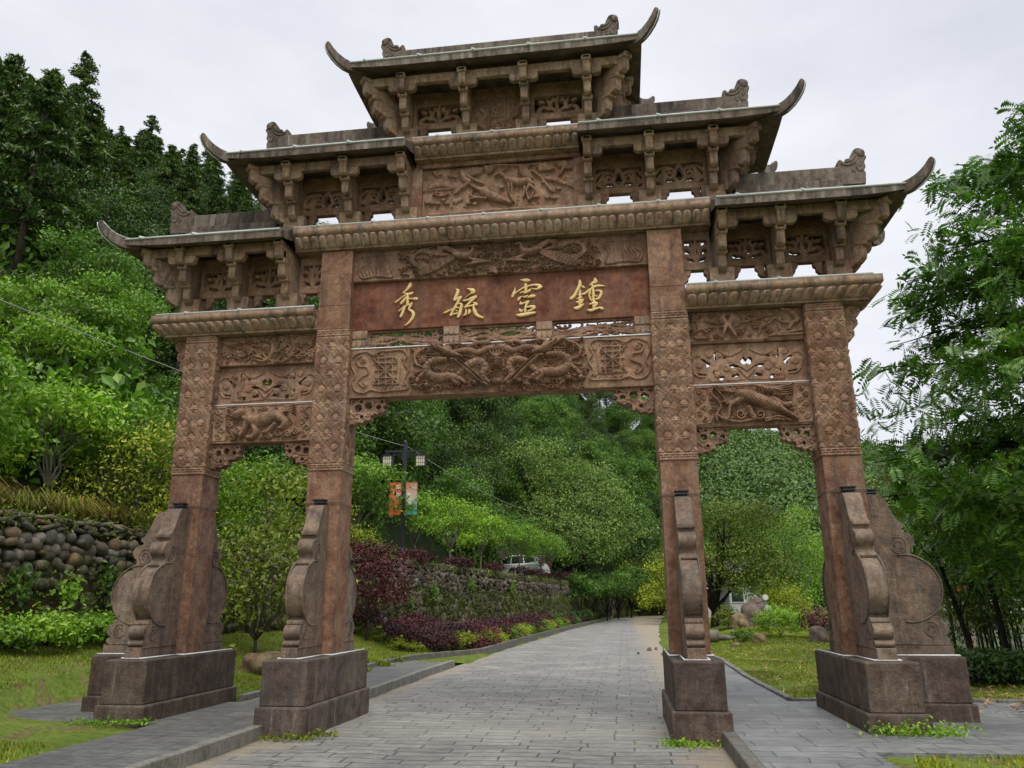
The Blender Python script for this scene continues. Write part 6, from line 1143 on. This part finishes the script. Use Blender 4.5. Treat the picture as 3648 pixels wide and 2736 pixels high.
n = 420; x = rg.uniform(6.3, 10.2, n); y = rg.uniform(.2, 4.2, n); C = np.stack([x, y, np.maximum(tz(x, y), np.where(y < 1.82, .155, .1)) + .03], 1); V, F = leaves(C, rg.normal(0, .3, (n, 3)) + [0, 0, 1], .16, .2, rg, 0, .1); mesh_np('fallen_leaves', V, F, M['litter'])['kind'] = 'stuff'
def weeds(lst, label, group, nm='weed', mat='leaf_bright', sz=.05, seed=5):
    r3 = np.random.default_rng(seed)
    for x, y, z, r_, h in lst:
        n = int(120 * r_ / .12); C = r3.normal(0, 1, (n, 3)) * [r_, r_ * .45, h * .35] + [0, 0, h * .45]; C[:, 2] = abs(C[:, 2]); V, F = leaves(C, unit(n, r3) + [0, -.3, .6], sz, .6, r3, .3); o = mesh_np(nm, V, F, M[mat]); o.location = (x, y, z); tag(o, label, 'weed', group)
weeds([(4.95, -1.36, .15, .22, .13), (5.25, -1.34, .15, .16, .12), (4.62, -1.34, .15, .12, .10)], 'leafy weed growing at the foot of the plinth nearest the lake', 'weeds at the foot of the plinth nearest the lake')
weeds([(-2.4, -1.33, 0, .22, .07), (-2.15, -1.0, 0, .10, .07)], 'mossy tuft along the bottom edge of the tall left plinth', 'tufts along the tall left plinth', 'moss_tuft', 'blade', .05, 6)
weeds([(-4.9, -1.35, .15, .26, .06), (-4.5, -1.35, .15, .16, .06)], 'green tuft along the bottom edge of the outer left plinth', 'tufts along the outer left plinth', 'moss_tuft', 'leaf_bright', .04, 7)
weeds([(2.5, -1.34, 0, .22, .06), (2.27, -1.32, 0, .10, .08)], 'green tuft at the foot of the tall right plinth', 'tufts along the tall right plinth', 'moss_tuft', 'leaf_bright', .04, 8)
weeds([(2.15, 15.8, 0, .02, .02)] + [(-4.35, y, .12, .2, .14) for y in (2.6, 3.5, 4.6, 6.2, 7.6, 8.8, 10.2)][0:0] + [(-4.2, y, .13, .16, .15) for y in (3.2, 4.4, 5.3, 6.6, 8.2, 9.6)], 'grass tuft hanging over the low kerb of the left lawn', 'tufts over the left lawn kerb', 'grass_tuft', 'blade', .09, 9)

# ---- boulders, log, kit by the lawn
t = NT('boulder_rock'); k = t.noise(3, 6, .65); t.bump(t.noise(11, 5, .7), .6, .04); M['rock'] = t.fin(t.mix(t.ramp(k, (.35, 0.), (.65, 1.)), (.075, .055, .045), (.19, .15, .12)), .85, .2)
t = NT('ochre_rock'); k = t.noise(4, 6, .65); t.bump(t.noise(13, 5, .7), .6, .04); M['rock2'] = t.fin(t.mix(t.ramp(k, (.35, 0.), (.65, 1.)), (.10, .07, .035), (.27, .20, .115)), .85, .2)
def rock(loc, r_, mat, seed, label):
    rg = np.random.default_rng(seed); bm = bmesh.new(); bmesh.ops.create_icosphere(bm, subdivisions=4, radius=1)
    for v in bm.verts:
        p = np.array(v.co[:]); q = p * (1 + .13 * math.sin(p[0] * 3 + seed) * math.sin(p[1] * 2.6 + 1) + .07 * math.sin(p[2] * 6 + p[0] * 4) + .025 * math.sin(p[0] * 13) * math.sin(p[1] * 11 + p[2] * 9)); v.co = (q[0] * r_[0], q[1] * r_[1], max(q[2], -.35) * r_[2])
    me = bpy.data.meshes.new('boulder'); bm.to_mesh(me); bm.free(); me.materials.append(M[mat]); me.polygons.foreach_set('use_smooth', [True] * len(me.polygons)); o = link(bpy.data.objects.new('boulder', me)); o.location = loc; tag(o, label, 'boulder')
rock((7.75, 27.5, tz1(7.7, 27.5) + .25), (.85, .8, .95), 'rock', 1, 'big dark rounded boulder under the round crowned tree'); rock((6.75, 25.6, tz1(6.7, 25.6) + .12), (.42, .4, .5), 'rock2', 2, 'small brownish boulder leaning beside the big dark one')
rock((7.72, 15.2, tz1(7.7, 15.2) + .05), (.30, .26, .42), 'rock', 3, 'grey topped pointed rock on the lawn in front of the clipped bush'); rock((6.15, 16.6, tz1(6.1, 16.6) + .04), (.22, .2, .25), 'rock2', 4, 'small pinkish rock at the left foot of the clipped bush'); rock((-6.0, 5.6, tz1(-6, 5.6) + .08), (.52, .4, .36), 'rock2', 5, 'mossy ochre boulder on the grass behind the outer left plinth'); rock((5.3, 16.2, tz1(5.3, 16.2) + .02), (.16, .14, .10), 'rock2', 6, 'low pale stone on the lawn near the log')
rock((2.55, 17.5, .03), (.09, .08, .08), 'rock', 7, 'small dark stone on the sandy road edge'); rock((2.8, 18.0, .03), (.06, .06, .06), 'rock', 8, 'tiny dark stone at the edge of the sandy patch')
m = MB(); m.tube([(-1.15, .1, .16), (-.3, .05, .17)], [.24, .22], 12); m.tube([(-.35, .05, .12), (1.3, -.1, .08)], [.10, .075], 10); o = m.build('log', M['bark_pale'], None, 0, (5.35, 18.6, tz1(5.35, 18.6))); tag(o, 'pale felled log lying on the grass beside the road', 'log')
e = empty('meter_box', (7.55, 23.5, tz1(7.5, 23.5)), 0, 'white utility box on a post with a small speaker beside the boulders', 'utility box'); M['paint_w'] = plain('white_paint', (.72, .73, .72), .4)
MB().box(-.03, .03, -.03, .03, -.1, 1.25).build('post', M['wire'], e); MB().box(.0, .24, -.12, -.035, .50, .95).build('box', M['paint_w'], e, .01); MB().box(.03, .20, -.13, -.12, .70, .80).build('box_door', M['wire'], e); m = MB(); m.tube([(.02, -.05, 1.28), (.02, -.14, 1.28), (.02, -.24, 1.28)], [.035, .06, .12], 10); m.build('speaker', M['paint_w'], e); m = MB(); m.prism([(-.32, 1.02), (-.02, 1.14), (-.02, 1.16), (-.32, 1.04)], xz, -.12, .12); m.build('solar_panel', M['black'], e)
# ---- small house behind the round tree
M['plaster'] = plain('white_brick', (.50, .51, .50), .8); M['tile'] = plain('grey_roof_tile', (.10, .10, .105), .8); M['glass'] = plain('dark_glass', (.02, .025, .03), .08, .8)
e = empty('house', (9.6, 52, tz1(9.6, 52)), R(-12), 'small white brick house half hidden behind the round crowned tree', 'house')
MB().box(-2.4, 2.4, -1.8, 1.8, -.2, 2.9).build('wall', M['plaster'], e); m = MB(); m.prism([(-2.2, 2.85), (2.2, 2.85), (0, 4.1)], lambda p, q, a: (a, p, q), -2.8, 2.8); m.build('roof', M['tile'], e)
for x in (-1.4, .9): f = MB().box(x - .5, x + .5, -1.85, -1.8, 1.0, 2.1).build('window', M['paint_w'], e); MB().box(x - .42, x + .42, -1.87, -1.851, 1.08, 2.02).build('pane', M['glass'], f)
MB().box(-.5, .3, -1.84, -1.8, 0, 2.1).build('door', M['tile'], e)
# ---- far lake bank: wall and white railing, with an orange sign
M['concrete'] = stone('bank_stone', (.24, .21, .17), (.30, .26, .21), (.18, .15, .12), greyamt=.3); M['orange'] = plain('orange_board', (.75, .20, .06), .5)
bx = lambda y: 33 + (y - 50) * .11
m = MB(); V = []
for y in np.arange(5, 113, 3.): V += [(bx(y) - .1, y, -1), (bx(y) - .1, y, .55), (bx(y) + .5, y, .55), (bx(y) + .5, y, -1)]
m.add(V, [(i * 4 + j, i * 4 + (j + 1) % 4, i * 4 + 4 + (j + 1) % 4, i * 4 + 4 + j) for i in range(len(V) // 4 - 1) for j in range(4)]); tag(m.build('bank_wall', M['concrete']), 'low stone embankment wall along the far side of the lake', 'wall')
e = empty('railing', (bx(60), 60, .55), 0, 'white railing running along the far bank of the lake', 'railing')
m = MB()
for zc, r_ in ((1.02, .07), (.70, .05), (.30, .09)): m.tube([(bx(y) - bx(60) + .2, y - 60, zc) for y in np.arange(14, 112, 4.)], r_, 6)
m.build('rail', M['paint_w'], e)
for y in np.arange(40, 108, 2.2): MB().box(bx(y) - bx(60) + .08, bx(y) - bx(60) + .32, y - 60 - .12, y - 60 + .12, 0, 1.16).build('post', M['paint_w'], e)
e = empty('sign_board', (36.6, 78, .5), 0, 'small orange sign board standing behind the railing across the lake', 'sign'); MB().box(-.04, .04, -.04, .04, 0, 2.2).build('post', M['wire'], e); MB().box(-.5, .5, -.07, -.04, 1.5, 2.6).build('board', M['orange'], e)
# ---- street lamp with lanterns and banner
M['lamp_dark'] = plain('dark_lamp_paint', (.022, .024, .032), .4); M['lantern'] = plain('cream_lantern_glass', (.72, .66, .46), .35)
e = empty('street_lamp', (-7.35, 21.0, 3.2), R(4), 'dark street lamp with two square lanterns and a banner above the cobble wall', 'street lamp')
m = MB(); m.prism([(-.075, -.075), (.075, -.075), (.075, .075), (-.075, .075)], lambda p, q, a: (p, q, a), -.1, 5.1); m.box(-.16, .16, -.16, .16, 0, .3); m.ball((0, 0, 5.15), (.09, .09, .12)); m.build('pole', M['lamp_dark'], e, .008)
m = MB(); m.box(-.86, .86, -.035, .035, 4.74, 4.82); 
for sg in (-1, 1):
    for k in range(3): m.box(*sorted((sg * (.12 + .16 * k), sg * (.15 + .16 * k))), -.02, .02, 4.50 + .07 * k, 4.74)
    for k in range(2): m.box(*sorted((sg * .09, sg * (.52 - .18 * k))), -.02, .02, 4.60 - .09 * k, 4.63 - .09 * k)
m.build('cross_arm', M['lamp_dark'], e)
for sg in (-1, 1):
    x = sg * .72; l = MB().box(x - .19, x + .19, -.19, .19, 4.10, 4.56).build('lantern', M['lantern'], e); m = MB(); m.box(x - .02, x + .02, -.02, .02, 4.56, 4.75)
    for z in (4.08, 4.55): m.box(x - .23, x + .23, -.23, .23, z, z + .035)
    for a in (-.2, .2):
        for b in (-.2, .2): m.box(x + a - .018, x + a + .018, b - .018, b + .018, 4.08, 4.58)
    for s2 in (-1, 1):
        for k in (-.09, 0., .09): m.box(x + k - .008, x + k + .008, *sorted((s2 * .19, s2 * .203)), 4.11, 4.55); m.box(*sorted((x + s2 * .19, x + s2 * .203)), k - .008, k + .008, 4.11, 4.55)
        for z in (4.24, 4.42): m.box(x - .19, x + .19, *sorted((s2 * .19, s2 * .2)), z, z + .014); m.box(*sorted((x + s2 * .19, x + s2 * .2)), -.19, .19, z, z + .014)
    m.build('lantern_frame', M['lamp_dark'], l)
t = NT('printed_banner'); sp = t.n('ShaderNodeSeparateXYZ'); t.l(t.co, sp.inputs[0]); M['banner2'] = t.fin(t.ramp(t.math('MULTIPLY', sp.outputs[2], .3), (.68, (.12, .45, .36)), (.80, (.60, .55, .45)), (1, (.62, .22, .13))), .6, .2)
M['banner1'] = plain('orange_banner', (.72, .15, .04), .6)
b1 = MB().box(-.60, -.10, -.012, .0, 2.05, 3.42).build('banner', M['banner1'], e); b2 = MB().box(.10, .58, -.012, .0, 2.05, 3.42).build('banner', M['banner2'], e)
for b, x0, x1 in ((b1, -.64, -.05), (b2, .05, .62)): m = MB(); m.tube([(x0, -.006, 3.43), (x1, -.006, 3.43)], .014, 6); m.build('banner_rod', M['lamp_dark'], b)
for ch, z in (('千', 3.06), ('年', 2.74)):
    cu = bpy.data.curves.new('lettering', 'FONT'); cu.body = ch; cu.size = .30; cu.extrude = .003; cu.align_x = 'CENTER'; cu.offset = .006; o = bpy.data.objects.new('lettering', cu); me = bpy.data.meshes.new_from_object(o); bpy.data.objects.remove(o); me.materials.clear(); me.materials.append(M['paint_w']); o = link(bpy.data.objects.new('lettering', me), b1); o.location = (-.24, -.017, z); o.rotation_euler = (R(90), 0, 0)
m = MB()
for i, (a, c) in enumerate(((.36, .54), (.40, .54), (.34, .54), (.42, .54))): m.box(a, c, -.016, -.0125, 3.30 - .05 * i, 3.325 - .05 * i)
m.box(.16, .30, -.016, -.0125, 2.85, 2.98).box(.16, .30, -.016, -.0125, 2.66, 2.80).box(.16, .30, -.016, -.0125, 2.46, 2.60); m.build('lettering', M['paint_w'], b2)
def cable(label, A, B, sag, r_=.012):
    A, B = np.array(A), np.array(B); m = MB(); m.tube([tuple(A + (B - A) * t_ + np.array([0, 0, -4 * sag * t_ * (1 - t_)])) for t_ in np.linspace(0, 1, 24)], r_, 5); tag(m.build('overhead_cable', M['wire']), label, 'cable')
cable('thin pale cable sagging from the street lamp toward the left edge', (-7.35, 21, 8.2), (-14.2, -.5, 9.1), .35, .013); cable('thin cable running from the street lamp into the big tree', (-7.35, 21, 8.25), (-4.6, 57, 9.), .5, .010)

# ---- parked white car
M['car'] = plain('white_car_paint', (.74, .75, .76), .18, .6); M['rubber'] = plain('tyre_rubber', (.015, .015, .016), .8); M['rim'] = plain('alloy_rim', (.45, .46, .48), .3, .5, .8); M['red_lens'] = plain('red_lens', (.30, .01, .015), .15, .6); M['trim'] = plain('black_trim', (.02, .02, .02), .5)
def car(loc, rz, label, cat='car', sc=1):
    e = empty('parked_car', loc, rz, label, cat); e.scale = (sc,) * 3          # nose points along -x
    low = [(-2.28, .42), (-2.30, .62), (-2.22, .82), (-1.95, .93), (-1.15, 1.03), (-1.0, 1.06), (1.75, 1.10), (2.18, 1.06), (2.27, .98), (2.30, .75), (2.32, .52), (2.25, .34), (1.95, .27), (1.87, .40), (1.75, .58), (1.55, .68), (1.35, .70), (1.15, .66), (.98, .52), (.90, .27), (-.90, .25), (-.98, .46), (-1.12, .62), (-1.35, .69), (-1.55, .68), (-1.75, .58), (-1.88, .40), (-1.95, .27), (-2.2, .30)]
    m = MB(); n = len(low); V = []
    for y, s_ in ((-.91, .0), (-.86, .03), (.86, .03), (.91, .0)):
        k = 1 if abs(y) < .9 else .975; V += [(x * (1 if abs(y) < .9 else .985), y, .60 + (z - .60) * k) for x, z in low]
    m.add(V, [(i * n + j, i * n + (j + 1) % n, (i + 1) * n + (j + 1) % n, (i + 1) * n + j) for i in range(3) for j in range(n)] + [tuple(range(n)), tuple(range(3 * n, 4 * n))[::-1]]); b = m.build('body', M['car'], e, .035)
    cab = [(-1.25, 1.02), (-.35, 1.52), (.1, 1.66), (.9, 1.68), (1.65, 1.58), (1.95, 1.45), (2.22, 1.05)]
    def cw(z): return .86 - (z - 1.02) * .36
    m = MB(); n = len(cab); V = [(x, -cw(z), z) for x, z in cab] + [(x, cw(z), z) for x, z in cab]; m.add(V, [tuple(range(n)), tuple(range(n, 2 * n))[::-1]] + [(i, i + 1, n + i + 1, n + i) for i in range(n - 1)] + [(0, n, 2 * n - 1, n - 1)]); m.build('cabin', M['car'], e, .04)
    for sg in (-1, 1):
        for P in ([(-.98, 1.10), (-.30, 1.47), (.05, 1.57), (.05, 1.10)], [(.12, 1.10), (.12, 1.58), (.85, 1.60), (.95, 1.12)], [(1.03, 1.13), (.95, 1.59), (1.45, 1.53), (1.78, 1.24)]): m = MB(); m.prism(P, lambda p, q, a: (p, sg * (cw(q) + a), q), .002, .014); m.build('side_window', M['glass'], e, .004)
        m = MB(); m.tube([(-.97, sg * .88, 1.06), (-.95, sg * 1.02, 1.10)], .03, 6); m.ball((-.95, sg * 1.0, 1.12), (.08, .11, .07), 10, 6); m.build('wing_mirror', M['car'], e)
        for x in (-.15, .95): MB().box(x, x + .2, *sorted((sg * .905, sg * .925)), .93, .965).build('door_handle', M['rim'], e, .006)
        MB().box(-.92, .92, *sorted((sg * .90, sg * .918)), .27, .38).build('sill_trim', M['trim'], e)
        m = MB(); m.prism([(2.03, 1.02), (2.30, .92), (2.27, 1.12), (2.12, 1.34), (2.04, 1.30)], xz, *sorted((sg * .62, sg * .885))); m.build('tail_light', M['red_lens'], e, .015); m = MB(); m.prism([(-2.29, .70), (-1.98, .90), (-1.85, .93), (-1.95, .80), (-2.26, .62)], xz, *sorted((sg * .55, sg * .90))); m.build('headlight', M['lantern'], e, .015)
        for x in (-1.45, 1.45):
            m = MB(); y0, y1 = sorted((sg * .70, sg * .915)); m.prism([(x + .36 * math.cos(a), .36 + .36 * math.sin(a)) for a in np.linspace(0, 2 * math.pi, 24, False)], xz, y0, y1); w_ = m.build('wheel', M['rubber'], e, .03); m = MB()
            for k in range(5): a = k * 1.2566; m.prism([(x + .06 * math.cos(a + 1.3), .36 + .06 * math.sin(a + 1.3)), (x + .26 * math.cos(a + .12), .36 + .26 * math.sin(a + .12)), (x + .26 * math.cos(a - .12), .36 + .26 * math.sin(a - .12)), (x + .06 * math.cos(a - 1.3), .36 + .06 * math.sin(a - 1.3))], xz, *sorted((sg * .90, sg * (.925 + .002 * k))))
            m.build('rim', M['rim'], w_)
    m = MB(); m.add([(-1.20, -.72, 1.07), (-.36, -.60, 1.53), (-.36, .60, 1.53), (-1.20, .72, 1.07), (-1.22, -.72, 1.09), (-.38, -.60, 1.55), (-.38, .60, 1.55), (-1.22, .72, 1.09)], [(0, 1, 2, 3), (4, 7, 6, 5), (0, 4, 5, 1), (1, 5, 6, 2), (2, 6, 7, 3), (3, 7, 4, 0)]); m.build('windscreen', M['glass'], e)
    m = MB(); m.add([(1.97, -.62, 1.43), (2.19, -.72, 1.12), (2.19, .72, 1.12), (1.97, .62, 1.43), (2.0, -.62, 1.45), (2.22, -.72, 1.14), (2.22, .72, 1.14), (2.0, .62, 1.45)], [(0, 1, 2, 3), (4, 7, 6, 5), (0, 4, 5, 1), (1, 5, 6, 2), (2, 6, 7, 3), (3, 7, 4, 0)]); m.build('rear_window', M['glass'], e)
    MB().box(2.24, 2.335, -.75, .75, .34, .50).build('bumper_trim', M['trim'], e, .02); MB().box(2.30, 2.325, -.24, .24, .72, .84).build('number_plate', M['lantern'], e); MB().box(1.75, 2.12, -.55, .55, 1.60, 1.635).build('rear_spoiler', M['car'], e, .01)
    return e
car((-6.0, 45.6, 3.14), R(-9), 'white sport utility car parked on the terrace behind the young trees', 'car', 1.07); car((1.9, 84, tz1(.2, 84) if False else 2.85), R(70), 'white vehicle parked far down the terrace, only its front showing', 'car', 1.1)
